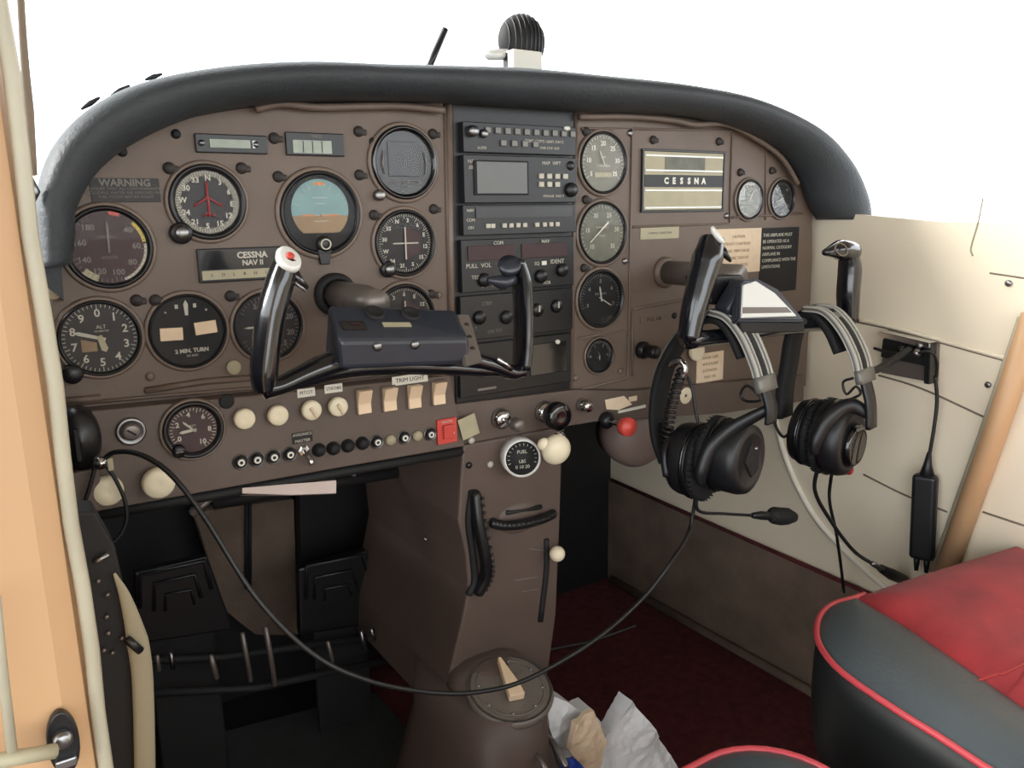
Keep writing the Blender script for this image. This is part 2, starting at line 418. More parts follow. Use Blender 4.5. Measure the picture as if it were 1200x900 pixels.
# ================================================================ PEDESTAL
PD = thing('center_pedestal', 'brown centre pedestal running down from the panel to the floor', 'pedestal', V((0, 0, 0)))
yp = -.018
fpx = [(543, 522), (660, 500), (657, 600), (652, 720), (641, 800), (640, 850), (522, 850), (524, 800), (541, 730), (549, 690), (546, 650), (537, 610), (540, 560)]
fw = [Yp(a, c, yp) for a, c in fpx]
fw = cat(fw+[fw[0]], 1)[:-1]
M_ = Matrix(((1, 0, 0, 0), (0, 0, -1, 0), (0, 1, 0, 0), (0, 0, 0, 1)))
b = MB(); b.prism([(p.x, p.z) for p in fw], -.30, -yp, M=M_, bev=.003); b.build('upper_cover', 'pedestal', PD)
# lower console: front bulges toward the camera below the selector and runs to the floor
sel = Yp(598, 806, -.085)
zt = sel.z-.012
b = MB(); rs = []
for z, ex in ((zt+.0, 0), (zt-.06, .004), (ZF+.1, .03), (ZF, .05)):
    rg = []
    for k in range(24):
        a = math.pi*2*k/24; ca, sa = math.cos(a), math.sin(a)
        x = sel.x-.012+(.058+ex)*math.copysign(abs(ca)**.6, ca)
        y = sel.y+.06+(.105+ex)*math.copysign(abs(sa)**.6, sa)
        rg.append(V((x, y, z)))
    rs.append(rg)
b.sweep(rs); b.build('lower_console', 'pedestal', PD)
# dome recess shoulder behind selector
b = MB(); b.lathe([(.056, 0), (.055, .008), (.048, .018), (.03, .026), (0, .028)], 28, Matrix.Translation((sel.x, sel.y+.055, zt)) @ Matrix.Diagonal((1, .75, 1, 1))); b.build('selector_recess', 'pedestal', PD)
# slots and trim wheels
def pf(x, y, o=.0): return Yp(x, y, yp-o)
b = MB(); b.tube([pf(a, c, .0005) for a, c in [(553, 575), (549, 610), (554, 650), (556, 680), (549, 697)]], .005, 8, res=5); b.build('slot', 'matte_black', PD)
b = MB(); b.tube([pf(a, c, .0005) for a, c in [(640, 632), (640, 668), (633, 728)]], .0042, 8, res=4); b.build('slot', 'matte_black', PD)
b = MB(); b.tube([pf(a, c, .001) for a, c in [(593, 601), (634, 594)]], .0035, 8); b.build('slot', 'matte_black', PD)
b = MB(); b.sphere(pf(608, 606, -.002), .036, sc=(1, .18, .62), seg=24); b.build('raised_cowl', 'pedestal', PD)
b = MB()
b.tube([pf(a, c, .001) for a, c in [(640, 645), (620, 643)]], .0006, 6); b.tube([pf(a, c, .001) for a, c in [(630, 676), (604, 680)]], .0007, 6); b.tube([pf(a, c, .001) for a, c in [(631, 690), (612, 693)]], .0006, 6)
b.build('markings', 'mark_dim', PD)
TW = thing('elevator_trim_wheel', 'black ribbed trim wheel edge standing in the long slot of the pedestal', 'trim wheel', V((0, 0, 0)))
wp = cat([pf(a, c, o_) for a, c, o_ in [(556, 575, .003), (560, 610, .010), (568, 650, .014), (569, 675, .010), (559, 696, .003)]], 8)
b = MB(); b.tube(wp, [.006]+[.009]*(len(wp)-2)+[.006], 10, flat=((1, 0, 0), .8)); b.build('rim', 'black', TW)
b = MB()
for i in range(2, len(wp)-2, 2): b.sphere(wp[i]+V((.0075, -.006, 0)), .0022, seg=8)
b.build('ribs', 'dark_metal', TW)
TW = thing('rudder_trim_wheel', 'black ribbed trim wheel edge lying crosswise below the short slot on the pedestal', 'trim wheel', V((0, 0, 0)))
wp = cat([pf(a, c, o_) for a, c, o_ in [(574, 612, .003), (592, 616, .010), (614, 614, .013), (636, 608, .010), (650, 601, .003)]], 8)
b = MB(); b.tube(wp, [.004]+[.0065]*(len(wp)-2)+[.004], 10); b.build('rim', 'black', TW)
b = MB()
for i in range(2, len(wp)-2, 2): b.sphere(wp[i]+V((0, -.006, .003)), .0016, seg=8)
b.build('ribs', 'dark_metal', TW)
T = thing('flap_lever', 'short lever with a small round cream ball knob on the right of the pedestal', 'lever', V((0, 0, 0)))
a_, c_ = pf(641, 651, 0), pf(653, 649, .02)
MB().tube([a_+V((0, .01, 0)), c_], .003, 8).build('arm', 'black', T); MB().sphere(c_, .0105).build('ball_knob', 'cream', T)
# fuel selector
so = V((-.03, -.30, 1)).normalized()
FS = thing('fuel_selector', 'round grey brown selector plate with cream pointer at the foot of the pedestal', 'selector', frame(sel, so, (0, 1, 0)))
b = MB(); b.lathe([(.050, -.014), (.054, -.010), (.055, -.004), (.053, 0), (.046, .001), (0, .001)], 40); b.build('plate', 'selector_grey', FS)
MB().ring([(.041, .001), (.044, .001), (.0435, .0022), (.0415, .0022)], 40, None, True).build('inner_rim', 'selector_grey', FS)
b = MB(); b.ring([(.0500, .0005), (.0520, .0005), (.0520, .002), (.0500, .002)], 40)
for k in range(8):
    a = k*math.pi/4+.3; b.sphere((.040*math.cos(a), .040*math.sin(a), .0015), .0022, seg=8)
b.build('rivets', 'steel', FS)
b = MB()
for t, a in (('LEFT', 150), ('BOTH', 90), ('RIGHT', 30), ('OFF', -80)):
    b.text(t, .008, .032*math.cos(math.radians(a)), .032*math.sin(math.radians(a)), .0016)
b.build('lettering', 'mark_dim', FS)
b = MB(); b.prism([(-.010, -.022), (.010, -.022), (.009, -.006), (.0, .040), (-.004, .040), (-.009, -.006)], .002, .013, M=Matrix.Rotation(-.22, 4, 'Z'), bev=.0015); b.build('pointer', 'cream_rocker', FS)
# placard disc gauge on the pedestal (tilted compass-like cup)
c_ = Yp(612, 537, -.045)
T = thing('fuel_pressure_gauge', 'round black gauge in a pale cup at the top of the pedestal', 'gauge', frame(c_, (-.35, -1, .1)))
b = MB(); b.lathe([(.0245, -.03), (.0245, 0), (.0225, .002), (.0215, .002), (.0215, -.003), (0, -.003)], 36); b.build('cup', 'silver_plate', T)
b = MB(); b.lathe([(.0212, -.002), (.0212, .0), (0, .0)], 32); b.build('dial', 'matte_black', T)
b = MB(); b.text('FUEL', .006, 0, .008, .0003); b.text('LBS', .006, 0, -.004, .0003); b.text('0 10 20', .006, 0, -.011, .0003)
for k in range(14): a = math.radians(200-220*k/13); b.box((0, 0, 0), (.0028, .0006, .0004), M=Matrix.Translation((.0175*math.cos(a), .0175*math.sin(a), .0004)) @ Matrix.Rotation(a, 4, 'Z'))
b.build('markings', 'mark', T)
# small screws on the pedestal face
for (x, y, m, l) in ((549, 545, 'black', 'small dark screw at the top left of the pedestal face'), (574, 544, 'mark', 'small pale button left of the round pedestal gauge'), (552, 516, 'mark', 'tiny bright fastener under the cream square tag')):
    o = MB().lathe([(.0042, 0), (.0042, .002), (.002, .0035), (0, .0038)], 14).build('pedestal_fastener', m); o.matrix_world = frame(pf(x, y)); tag(o, l, 'fastener')
# ================================================================ GAUGES
def rad(x, y, ry, v=0.): return (Yp(x, y-ry, v)-Yp(x, y+ry, v)).length/2
def knob(T, M, x, y, r, h, m, name='knob', seg=20):
    MB().lathe([(r, 0), (r, h*.8), (r*.85, h), (0, h)], seg, M @ Matrix.Translation((x, y, 0)) if M else Matrix.Translation((x, y, 0))).build(name, m, T)
def ticks(b, R, n, a0, a1, ln=.004, w=.0007, every=1, ln2=None, z=.0016):
    for k in range(n):
        a = math.radians(a0+(a1-a0)*k/(n-1 if abs(a1-a0) < 359 else n))
        l = ln2 if (ln2 and k % every == 0) else ln
        b.box((0, 0, 0), (l, w, .0003), M=Matrix.Translation(((R-l/2)*math.cos(a), (R-l/2)*math.sin(a), z)) @ Matrix.Rotation(a, 4, 'Z'))
def nums(b, R, items, a0, a1, size, z=.0015):
    n = len(items)
    for k, t in enumerate(items):
        a = math.radians(a0+(a1-a0)*k/(n-1 if abs(a1-a0) < 359 else n)); b.text(t, size, R*math.cos(a), R*math.sin(a), z, bold=.0002)
def needle(T, ang, L, w, m='mark', z=.003, tail=.2, name='needle'):
    a = math.radians(ang); Mn = Matrix.Rotation(a, 4, 'Z')
    MB().prism([(-L*tail, -w*.4), (L*.8, -w*.5), (L, 0), (L*.8, w*.5), (-L*tail, w*.4)], z, z+.0007, M=Mn).build(name, m, T)
def gauge(name, label, x, y, ry, dial='dark_dial', bez='black', bw=.12, surround=True, yv=0., M=None, R=None, cat='gauge', depth=.006, glass=True, group=None):
    r = R or rad(x, y, ry, yv)
    T = thing(name, label, cat, M or frame(Yp(x, y, yv)), group); T['r'] = 1.0
    del T['r']
    if surround:
        b = MB(); b.ring([(r*1.0, 0), (r*1.115, 0), (r*1.10, .0025), (r*1.04, .004), (r*1.0, .003)], 48, smooth=True); b.build('surround', 'lip', T)
    b = MB(); b.ring([(r, 0), (r, depth*.8), (r*.97, depth), (r*(1-bw*.5), depth), (r*(1-bw), .002), (r*(1-bw), 0)], 48, smooth=True); b.build('bezel', bez, T)
    b = MB(); b.lathe([(r*(1-bw), 0), (r*(1-bw), .001), (0, .001)], 40, smooth=False); b.build('dial', dial, T)
    if glass: b = MB(); b.lathe([(r*(1-bw*.9), .0042), (0, .0042)], 40, smooth=False); b.v = b.v; b.build('glass', 'glass', T)
    return T, r*(1-bw)
D = math.radians
# airspeed
T, r = gauge('airspeed_indicator', 'round airspeed dial with yellow arc at the upper left, partly under the glareshield', 127, 290, 48, 'red_dial')
b = MB(); ticks(b, r*.97, 41, 75, -240, .003, .0006, 5, .005); nums(b, r*.72, ['40', '60', '80', '100', '120', '140', '160', '180'], 40, -230, .0075); b.text('AIRSPEED', .004, 0, r*.3, .0015); b.text('KNOTS', .004, 0, -r*.28, .0015); b.build('markings', 'mark_dim', T)
def arc(T, R0_, R1, a0, a1, m, name='arc', z=.0013):
    p = [(R1*math.cos(D(a0+(a1-a0)*k/16)), R1*math.sin(D(a0+(a1-a0)*k/16))) for k in range(17)]+[(R0_*math.cos(D(a1+(a0-a1)*k/16)), R0_*math.sin(D(a1+(a0-a1)*k/16))) for k in range(17)]
    MB().prism(p, z-.0003, z+.0003).build(name, m, T)
arc(T, r*.9, r*.99, 45, 8, 'yellow', 'yellow_arc'); arc(T, r*.92, r*.99, 5, -70, 'mark', 'white_arc'); arc(T, r*.9, r*1.0, 84, 68, 'red', 'red_arc'); arc(T, r*.82, r*1.02, -112, -78-60, 'plate', 'placard')
needle(T, 88, r*.75, .0022, 'mark_dim')
# directional gyro
T, r = gauge('heading_indicator', 'round compass card dial with a plane outline, right of the warning placard', 243, 237, 44, 'dark_dial', 'black', .16)
b = MB(); ticks(b, r*.98, 72, 0, 360, .0026, .0005, 2, .0042); nums(b, r*.76, ['N', '33', '30', 'W', '24', '21', 'S', '15', '12', 'E', '6', '3'], 85, 445, .0072); b.build('card_markings', 'mark', T)
arc(T, r*.83, r*1.0, 0, 359.9, 'grey_dial', 'outer_card', .0009)
b = MB(); b.tube([(0, r*.62, .003), (0, -r*.45, .003)], .0012, 6); b.tube([(-r*.45, -.004, .003), (0, r*.16, .003), (r*.45, -.004, .003)], .0011, 6); b.tube([(-.006, -r*.45, .003), (0, -r*.33, .003), (.006, -r*.45, .003)], .0009, 6); b.build('plane_outline', 'red_dark', T)
q = T.matrix_world.inverted() @ Yp(211, 273)
knob(T, None, q.x, q.y, .0105, .008, 'black', 'adjusting_knob_base'); knob(T, None, q.x, q.y, .0065, .012, 'steel', 'adjusting_knob')
# attitude
T, r = gauge('attitude_indicator', 'large attitude indicator with pale blue sky half and tan ground in a thick black bezel', 375, 250, 49, 'matte_black', 'black', .10)
rd = r*.80; cy = .004
def half(a0, a1, m, nm, z=.002):
    p = [(rd*math.cos(D(a0+(a1-a0)*k/24)), cy+rd*math.sin(D(a0+(a1-a0)*k/24))) for k in range(25)]
    MB().prism(p, .001, z).build(nm, m, T)
half(-12, 192, 'sky_blue', 'sky_half'); 
p = [(rd*math.cos(D(192+k*156/24)), cy+rd*math.sin(D(192+k*156/24))) for k in range(25)]
p = [q for q in p if q[1] > -.0215]; MB().prism(p, .001, .002).build('ground_half', 'ground_tan', T)
arc(T, rd*.93, rd*1.03, 80, 100, 'orange', 'bank_pointer', .0028)
b = MB(); ticks(b, rd*.98, 13, 20, 160, .003, .0006, 2, .005, .003); 
for k in (-2, -1, 1, 2): b.box((0, cy+k*.006, .0028), (.010 if k % 2 else .016, .0006, .0003))
b.build('pitch_lines', 'mark', T)
b = MB(); b.box((-.014, cy-.006, .0035), (.014, .0016, .0006)); b.box((.012, cy-.006, .0035), (.014, .0016, .0006)); b.sphere((0, cy-.006, .0035), .0012, seg=8); b.build('aircraft_bar', 'orange', T)
q = T.matrix_world.inverted() @ Yp(379, 286)
knob(T, None, q.x, q.y, .0085, .007, 'black', 'adjusting_knob_base'); MB().ring([(.0045, .007), (.0058, .007), (.0058, .0085), (.0045, .0085)], 20, Matrix.Translation((q.x, q.y, 0))).build('knob_mark', 'mark', T)
q = T.matrix_world.inverted() @ Yp(379, 303); MB().prism([(-.008, .01), (.008, .01), (.005, -.006), (-.005, -.006)], .0, .006, M=Matrix.Translation((q.x, q.y, 0)), bev=.001).build('bezel_tab', 'black', T)
# dark scope
T, r = gauge('storm_scope', 'round dark blank display with tiny lettering below, left of the radio stack', 473, 191, 43, 'screen_dark', 'gloss_black', .14)
MB().box((0, .004, .0016), (r*1.15, r*1.1, .0012), bev=.0005).build('display_screen', 'screen_dark', T)
b = MB(); b.text('TEST   CLR   RNG', .0046, 0, -r*.62, .003); b.text('0 + +', .005, 0, -r*.76, .003); b.build('lettering', 'mark_dim', T)
MB().tube([(-r*.72, .012, .003), (-r*.8, 0, .003), (-r*.72, -.012, .003)], .0008, 6).build('side_line', 'mark_dim', T); MB().tube([(r*.72, .012, .003), (r*.8, 0, .003), (r*.72, -.012, .003)], .0008, 6).build('side_line', 'mark_dim', T)
q = T.matrix_world.inverted() @ Yp(443, 229); knob(T, None, q.x, q.y, .006, .008, 'steel', 'adjusting_knob')
# VOR 1
def vor(label, x, y, ry, deg):
    T, r = gauge('course_deviation_indicator', label, x, y, ry, 'dark_dial', 'black', .12)
    b = MB(); ticks(b, r*.98, 72, 0, 360, .0024, .0005, 6, .005); nums(b, r*.78, ['N', '33', '30', 'W', '24', '21', 'S', '15', '12', 'E', '6', '3'], 90+deg, 450+deg, .0062)
    for k in (-3, -2, -1, 1, 2, 3): b.sphere((k*.0045, 0, .0016), .0007, seg=6)
    b.build('card_markings', 'mark', T)
    MB().prism([(0, -r*.6), (r*.55, -r*.3), (r*.6, r*.3), (0, r*.6)], .0008, .0014).build('red_field', 'red_dial', T)
    MB().box((0, 0, .003), (.0016, r*1.1, .0005)).build('course_needle', 'mark', T); MB().box((0, .0, .0036), (r*.95, .0014, .0005)).build('glideslope_needle', 'mark', T)
    knob(T, None, -r*.72, -r*.86, .009, .007, 'black', 'adjusting_knob_base'); knob(T, None, -r*.72, -r*.86, .0055, .011, 'steel', 'adjusting_knob')
    return T
vor('round course indicator with white crossed needles and dark red face, below the blank display', 474, 285, 39, 20)
vor('course indicator mostly hidden behind the pilot yoke hub, only its reddish top showing', 474, 371, 38, 60)
# altimeter
T, r = gauge('altimeter', 'round black altimeter with white numerals, lowest left dial on the pilot panel', 117, 396, 44, 'dark_dial', 'black', .09)
b = MB(); ticks(b, r*.98, 50, 90, -270, .0028, .0006, 5, .0045); nums(b, r*.72, list('0123456789'), 90, -270, .0105); b.text('ALT', .0048, .002, r*.32, .0015); b.text('CALIBRATED', .0022, .002, r*.2, .0015); b.build('markings', 'mark', T)
needle(T, 162, r*.72, .0035, 'mark', .003); needle(T, -75, r*.42, .006, 'plate', .004)
MB().prism([(-r*.5, -.012), (-r*.1, -.012), (-r*.1, -.004), (-r*.5, 0)], .0012, .0016).build('striped_flag', 'ground_tan', T)
q = T.matrix_world.inverted() @ Yp(84, 437); knob(T, None, q.x, q.y, .009, .012, 'black', 'adjusting_knob')
# turn coordinator
T, r = gauge('turn_indicator', 'black turn indicator with two cream rectangles and a white needle, between altimeter and climb dial', 220, 388, 43, 'matte_black', 'black', .07)
b = MB(); b.box((-.0155, -.002, .002), (.021, .0125, .0014), M=Matrix.Rotation(-.03, 4, 'Z'), bev=.0004); b.build('window', 'cream_rocker', T)
b = MB(); b.box((.017, .001, .002), (.021, .0125, .0014), M=Matrix.Rotation(.07, 4, 'Z'), bev=.0004); b.build('window', 'cream_rocker', T)
b = MB(); b.prism([(-.0014, .016), (.0014, .016), (.0022, .027), (0, .031), (-.0022, .027)], .002, .0028); b.build('needle', 'mark', T)
b = MB(); b.text('2 MIN. TURN', .0055, .002, -.0195, .0015, bold=.0002); b.text('DC ELEC', .0028, .002, -.0245, .0015)
for s in (-1, 1): b.prism([(s*.0085-.0015, .023), (s*.0085+.0015, .023), (s*.0085+.0015, .027), (s*.0085-.0015, .027)], .0012, .0018); b.sphere((s*.019, .020, .0015), .0011, seg=8)
b.build('lettering', 'mark', T)
# VSI
T, r = gauge('vertical_speed_indicator', 'round black climb dial half hidden behind the left grip of the pilot yoke', 314, 382, 40, 'dark_dial', 'black', .08)
b = MB(); ticks(b, r*.97, 41, 150, -150, .003, .0006, 5, .005); nums(b, r*.74, ['5', '10', '15', '20'], 120, 20, .008); nums(b, r*.74, ['5', '10', '15', '20'], -120, -20, .008); b.text('CLIMB', .004, 0, .006, .0015); b.build('markings', 'mark_dim', T)
needle(T, 180, r*.78, .002)
# right panel gauges
def sgauge(name, label, x, y, ry, dial, items, a0, a1, nsize, nd, txt=None, mk='mark', bw=.09, bez='black', surround=True, sup=None, **k):
    T, r = gauge(name, label, x, y, ry, dial, bez, bw, surround, **k)
    b = MB(); ticks(b, r*.96, 31, a0, a1, .0028, .0006, 5, .0045); nums(b, r*.68, items, a0, a1, nsize)
    if txt: 
        for i, t in enumerate(txt): b.text(t, .0045 if r > .025 else .0032, 0, r*(.25-.3*i)-.002, .0015)
    b.build('markings', mk, T)
    for a, f, w in nd: needle(T, a, r*f, w)
    return T, r
T, r = sgauge('tachometer', 'pale faced round dial at the top, right beside the radio stack', 706, 191, 36.5, 'grey_dial', ['5', '10', '15', '20', '25', '30', '35'], 215, -35, .0085, [(115, .5, .0022)], ['RPM', 'HUNDREDS', 'HOURS'], 'white')
b = MB(); b.box((0, -r*.42, .0016), (r*.8, .006, .0006)); b.build('hour_window', 'plate', T)
T, r = sgauge('manifold_gauge', 'round dial with a long pale needle pointing down left, middle of three beside the radios', 705, 273, 36.5, 'green_dial', ['10', '15', '20', '25', '30', '35'], 225, -45, .0085, [], ['MANIFOLD', 'PRESS'], 'mark')
MB().prism([(-.0012, 0), (.0012, 0), (.0005, .040), (-.0005, .040)], .003, .0038, M=Matrix.Translation((.009, .014, 0)) @ Matrix.Rotation(D(130), 4, 'Z')).build('needle', 'white', T)
sgauge('suction_gauge', 'round black dial, lowest of the three large dials beside the radios', 703, 350, 34, 'matte_black', ['3', '4', '5', '6', '7'], 200, -20, .007, [(100, .5, .002), (-30, .6, .0014)], ['SUCTION'], 'mark_dim', bw=.12)
sgauge('clock_gauge', 'small round black gauge in a square panel below the three large dials', 701, 416.5, 20, 'matte_black', ['0', '1', '2', '3'], 180, 0, .0045, [(-90, .3, .001)], ['A', 'MP'], 'mark_dim', bw=.1, bez='black')
sgauge('cylinder_temperature_gauge', 'small round dial with grey face at the upper right of the passenger panel', 877, 234, 23.5, 'green_dial', ['1', '2', '3', '4'], 215, -35, .006, [(60, .6, .0015)], ['TEMP'], 'mark', bw=.14)
sgauge('fuel_flow_gauge', 'small round black dial at the far right, next to the grey faced small dial', 915, 233, 22.5, 'matte_black', ['0', '5', '10', '15'], 215, -35, .005, [(200, .6, .0012)], ['FLOW'], 'mark_dim', bw=.12)
# engine dial on lower left panel
lpy = yl
sgauge('exhaust_temperature_gauge', 'round dial with dark red face on the lower left switch panel', 226, 503, 33, 'red_dial', ['0', '2', '4', '6', '8', '10'], 210, -60, .007, [(135, .6, .002), (185, .6, .003)], ['EGT'], 'mark', bw=.2, yv=lpy-.001)
q = Yp(208, 527, lpy); T = thing('reset_knob', 'tiny black knob at the lower left rim of the red faced dial', 'knob', frame(q)); knob(T, None, 0, 0, .0065, .010, 'black'); MB().box((0, 0, .0105), (.007, .001, .001)).build('knob_mark', 'mark_dim', T)
# ================================================================ SMALL METERS, PLACARDS
def rect(px0, py0, px1, py1, v=0.):   # axis aligned in the panel: centre + size
    a = Yp(px0, (py0+py1)/2, v); b_ = Yp(px1, (py0+py1)/2, v); c = Yp((px0+px1)/2, py0, v); d = Yp((px0+px1)/2, py1, v)
    return (a+b_)/2, (b_.x-a.x), (c.z-d.z)
def rectthing(name, label, cat, box, th, m, v=0., bev=.001, group=None, pname='body'):
    c, w, h = rect(*box, v); T = thing(name, label, cat, frame(c), group)
    MB().box((0, 0, th/2), (w, h, th), bev=bev).build(pname, m, T); return T, w, h
T, w, h = rectthing('marker_beacon_panel', 'narrow black meter with pale strip window at the upper left of the pilot panel', 'meter', (228, 158, 312, 180), .004, 'black')
MB().box((-.002, 0, .0045), (w*.56, h*.44, .001)).build('window', 'lcd', T)  # window has a plain pale face colour
for s, m in ((-1, 'steel'), (.78, 'steel')): MB().lathe([(.003, .004), (.003, .006), (0, .0065)], 12, Matrix.Translation((s*w*.42, 0, 0))).build('button', m, T)
MB().box((w*.30, 0, .0048), (.003, h*.4, .0015)).build('button', 'steel', T)
T, w, h = rectthing('elapsed_timer', 'black framed meter with pale greenish window, left of the blank round display', 'meter', (334, 156, 402, 183), .004, 'black')
MB().box((-.004, -h*.12, .0045), (w*.66, h*.56, .001)).build('window', 'lcd', T)
b = MB(); b.text('TIMER', .0048, 0, h*.34, .0042); b.build('lettering', 'mark_dim', T)
b = MB()
for k in (-1, 0, 1): b.box((-.004+k*w*.16, -h*.12, .0052), (.0008, h*.5, .0003))
b.build('window_dividers', 'dark_metal', T)
T, w, h = rectthing('autopilot_annunciator', 'black panel with white lettering above a yellow strip, left of the pilot yoke grip', 'meter', (231, 290, 335, 329), .004, 'black')
MB().box((-.002, h*.16, .0042), (w*.9, h*.55, .001)).build('dark_window', 'gloss_black', T)
MB().box((-.006, -h*.28, .0045), (w*.80, h*.27, .001)).build('yellow_strip', 'plate', T)
b = MB(); b.text('CESSNA', .0085, w*.10, h*.27, .0049, bold=.0003); b.text('NAV II', .0075, w*.10, h*.04, .0049, bold=.0002); b.build('lettering', 'mark', T)
b = MB(); 
for k, t in enumerate('LOLRHI'): b.text(t, .0045, -w*.36+k*w*.12, -h*.28, .0052)
b.build('strip_lettering', 'dark_metal', T)
T, w, h = rectthing('warning_placard', 'dark warning placard above the airspeed dial at the left end', 'placard', (106, 209, 187, 237), .0012, 'dark_metal', bev=.0003)
b = MB(); b.text('WARNING', .009, 0, h*.30, .0014, bold=.0003)
for k, t in enumerate(('ASSURE THAT ALL CONTAMINANTS', 'INCLUDING WATER ARE REMOVED FROM', 'FUEL SYSTEM BEFORE FLIGHT')): b.text(t, .0036, 0, h*(.06-.17*k), .0014)
b.build('lettering', 'mark_dim', T)
T, w, h = rectthing('name_plate', 'metal name plate with pale bars and a lettered dark band on the passenger panel', 'plate', (753, 179, 845, 246), .003, 'plate', bev=.0006)
MB().box((0, 0, .0033), (w*.99, h*.21, .0012)).build('name_band', 'dark_metal', T)
for k, (yy, ln) in enumerate(((.43, .98), (.18, .98), (-.16, .98), (-.46, .98))): MB().box((0, h*yy, .0036), (w*ln, .0022, .0014)).build('chrome_bar', 'silver_plate', T)
MB().box((0, h*.30, .0034), (w*.50, h*.29, .001)).build('centre_panel', 'green_dial', T)
b = MB()
for k, t in enumerate('CESSNA'): b.text(t, .0115, (k-2.5)*.0145, 0, .0041, bold=.0006)
b.build('lettering', 'white', T)
MB().ring([(w*.5, .0), (w*.52, .0), (w*.52, .003), (w*.5, .003)], 4).v
b = MB(); 
for a_, c_, d_ in (((0, h*.52, .002), (w*1.06, .003, .004), 0), ((0, -h*.52, .002), (w*1.06, .003, .004), 0), ((w*.515, 0, .002), (.003, h*1.04, .004), 0), ((-w*.515, 0, .002), (.003, h*1.04, .004), 0)): b.box(a_, c_, bev=.0006)
b.build('frame', 'black', T)
def placard(label, box, m, lines, lm='dark_metal', size=.005, v=0., align='CENTER', name='placard', sp=1.5):
    T, w, h = rectthing(name, label, 'placard', box, .001, m, v, bev=.0002, pname='card')
    if lines:
        b = MB(); n = len(lines)
        for k, t in enumerate(lines): b.text(t, size, 0 if align == 'CENTER' else -w*.45, (n/2-.5-k)*size*sp, .0011, align=align)
        b.build('lettering', lm, T)
    return T
placard('small blank beige placard under the metal name plate', (750, 266, 795, 280), 'plate', ['COMPASS CORRECTION'], 'mark_dim', .004)
placard('cream paper card with faint print behind the passenger yoke', (836, 268, 891, 320), 'paper', ['CAUTION', 'FLIGHT CONTROLS', 'AND TRIM CHECK', 'BEFORE TAKEOFF', 'FUEL  ON  BOTH'], 'ground_tan', .0062, sp=1.7)
placard('black placard with rows of white print at the far right of the panel', (890, 267, 934, 342), 'matte_black', ['THIS AIRPLANE MUST', 'BE OPERATED AS A', 'NORMAL CATEGORY', 'AIRPLANE IN', 'COMPLIANCE WITH THE', 'LIMITATIONS', ' ', ' ', ' '], 'mark', .0072, align='LEFT', sp=1.35)
placard('cream square placard with fine print under the passenger yoke', (816, 413, 847, 447), 'paper', ['AVOID SLIPS', 'WITH FLAPS', 'EXTENDED', 'MAX 110'], 'ground_tan', .0062, sp=1.6)
b_ = placard('small brown relief lettering plate below the passenger control shaft', (750, 370, 782, 378), 'panel', ['PULL AIR'], 'dark_metal', .007)
placard('narrow white label lettered TRIM LIGHT above the rocker switches', (459, 439, 501, 449.5), 'white', ['TRIM LIGHT'], 'dark_metal', .0068, yl)
placard('small white tag above the third round cream knob', (348, 455, 369, 465), 'white', ['PITOT'], 'dark_metal', .0052, yl)
placard('small white tag above the fourth round cream knob', (380, 450, 401, 460), 'white', ['STROBE'], 'dark_metal', .0048, yl)
placard('small black label with white print above the chrome toggle', (342, 506, 366, 519), 'black', ['AVIONICS', 'MASTER'], 'mark', .0046, yl)
o = MB().box((0, 0, .0006), (.030*.8, .027, .0012), M=Matrix.Rotation(.25, 4, 'Z'), bev=.0003).build('square_tag', 'plate'); o.matrix_world = frame(Yp(549, 500, yl-.004)); tag(o, 'plain cream square tag stuck at the right end of the switch panel', 'tag')
T, w, h = rectthing('master_switch', 'square red master switch at the right end of the switch panel', 'switch', (511, 490, 534, 519), .004, 'red', yl, pname='switch_plate')
MB().box((0, 0, .0055), (w*.5, h*.55, .005), M=Matrix.Rotation(.03, 4, 'X'), bev=.001).build('rocker', 'red', T); b = MB(); b.text('MASTER', .004, 0, h*.38, .0042); b.build('lettering', 'mark', T); MB().sphere((w*.28, -h*.1, .005), .0016, seg=8).build('screw', 'mark', T)
# ================================================================ RADIO STACK
RK = thing('radio_rack', 'black radio rack housing in the middle of the instrument panel', 'radio rack', V((0, 0, 0)))
plate([(531, 121), (672, 130), (667, 462), (600, 472), (535, 480), (534, 440)], -.004, .012, 'housing', 'rack', RK)
yr = -.004
def radio(name, label, box, th=.010, m='radio', cat='radio'):
    return rectthing(name, label, cat, box, th, m, yr, bev=.0008, pname='faceplate')
def rbtn(T, w, h, th, items, m='mark_dim', name='button'):
    for (u, v_, bw, bh) in items: MB().box(((u-.5)*w, (.5-v_)*h, th+.001), (bw, bh, .003), bev=.0006).build(name, m, T)
def rtxt(T, w, h, th, items, m='mark'):
    b = MB()
    for (t, u, v_, s) in items: b.text(t, s, (u-.5)*w, (.5-v_)*h, th+.0002)
    b.build('lettering', m, T)
T, w, h = radio('audio_panel', 'black audio selector panel with rows of small buttons, top unit of the radio stack', (538, 147, 669, 181))
knob(T, None, -w*.44, h*.18, .0065, .020, 'steel', 'volume_knob'); knob(T, None, -w*.34, h*.12, .005, .016, 'steel', 'volume_knob')
rbtn(T, w, h, .010, [(.20+.085*k, .25, .0075, .007) for k in range(10)]+[(.33+.095*k, .66, .0075, .007) for k in range(4)], 'band_grey')
MB().sphere((w*.41, h*.45, .011), .004, sc=(1.3, .7, .6), seg=10).build('indicator_lamp', 'white', T)
rtxt(T, w, h, .010, [('COM1 COM2 NAV1 NAV2', .7, .55, .005), ('MKR DME ADF', .75, .78, .0045), ('AUTO', .15, .85, .0045)])
T, w, h = radio('moving_map_display', 'black unit with a square grey screen and small keys, second in the radio stack', (538, 184, 669, 238), .012)
MB().box((-w*.19, h*.03, .0125), (w*.47, h*.73, .003), bev=.001).build('screen_frame', 'matte_black', T)
MB().box((-w*.19, h*.03, .0145), (w*.43, h*.66, .001)).build('screen', 'screen', T)
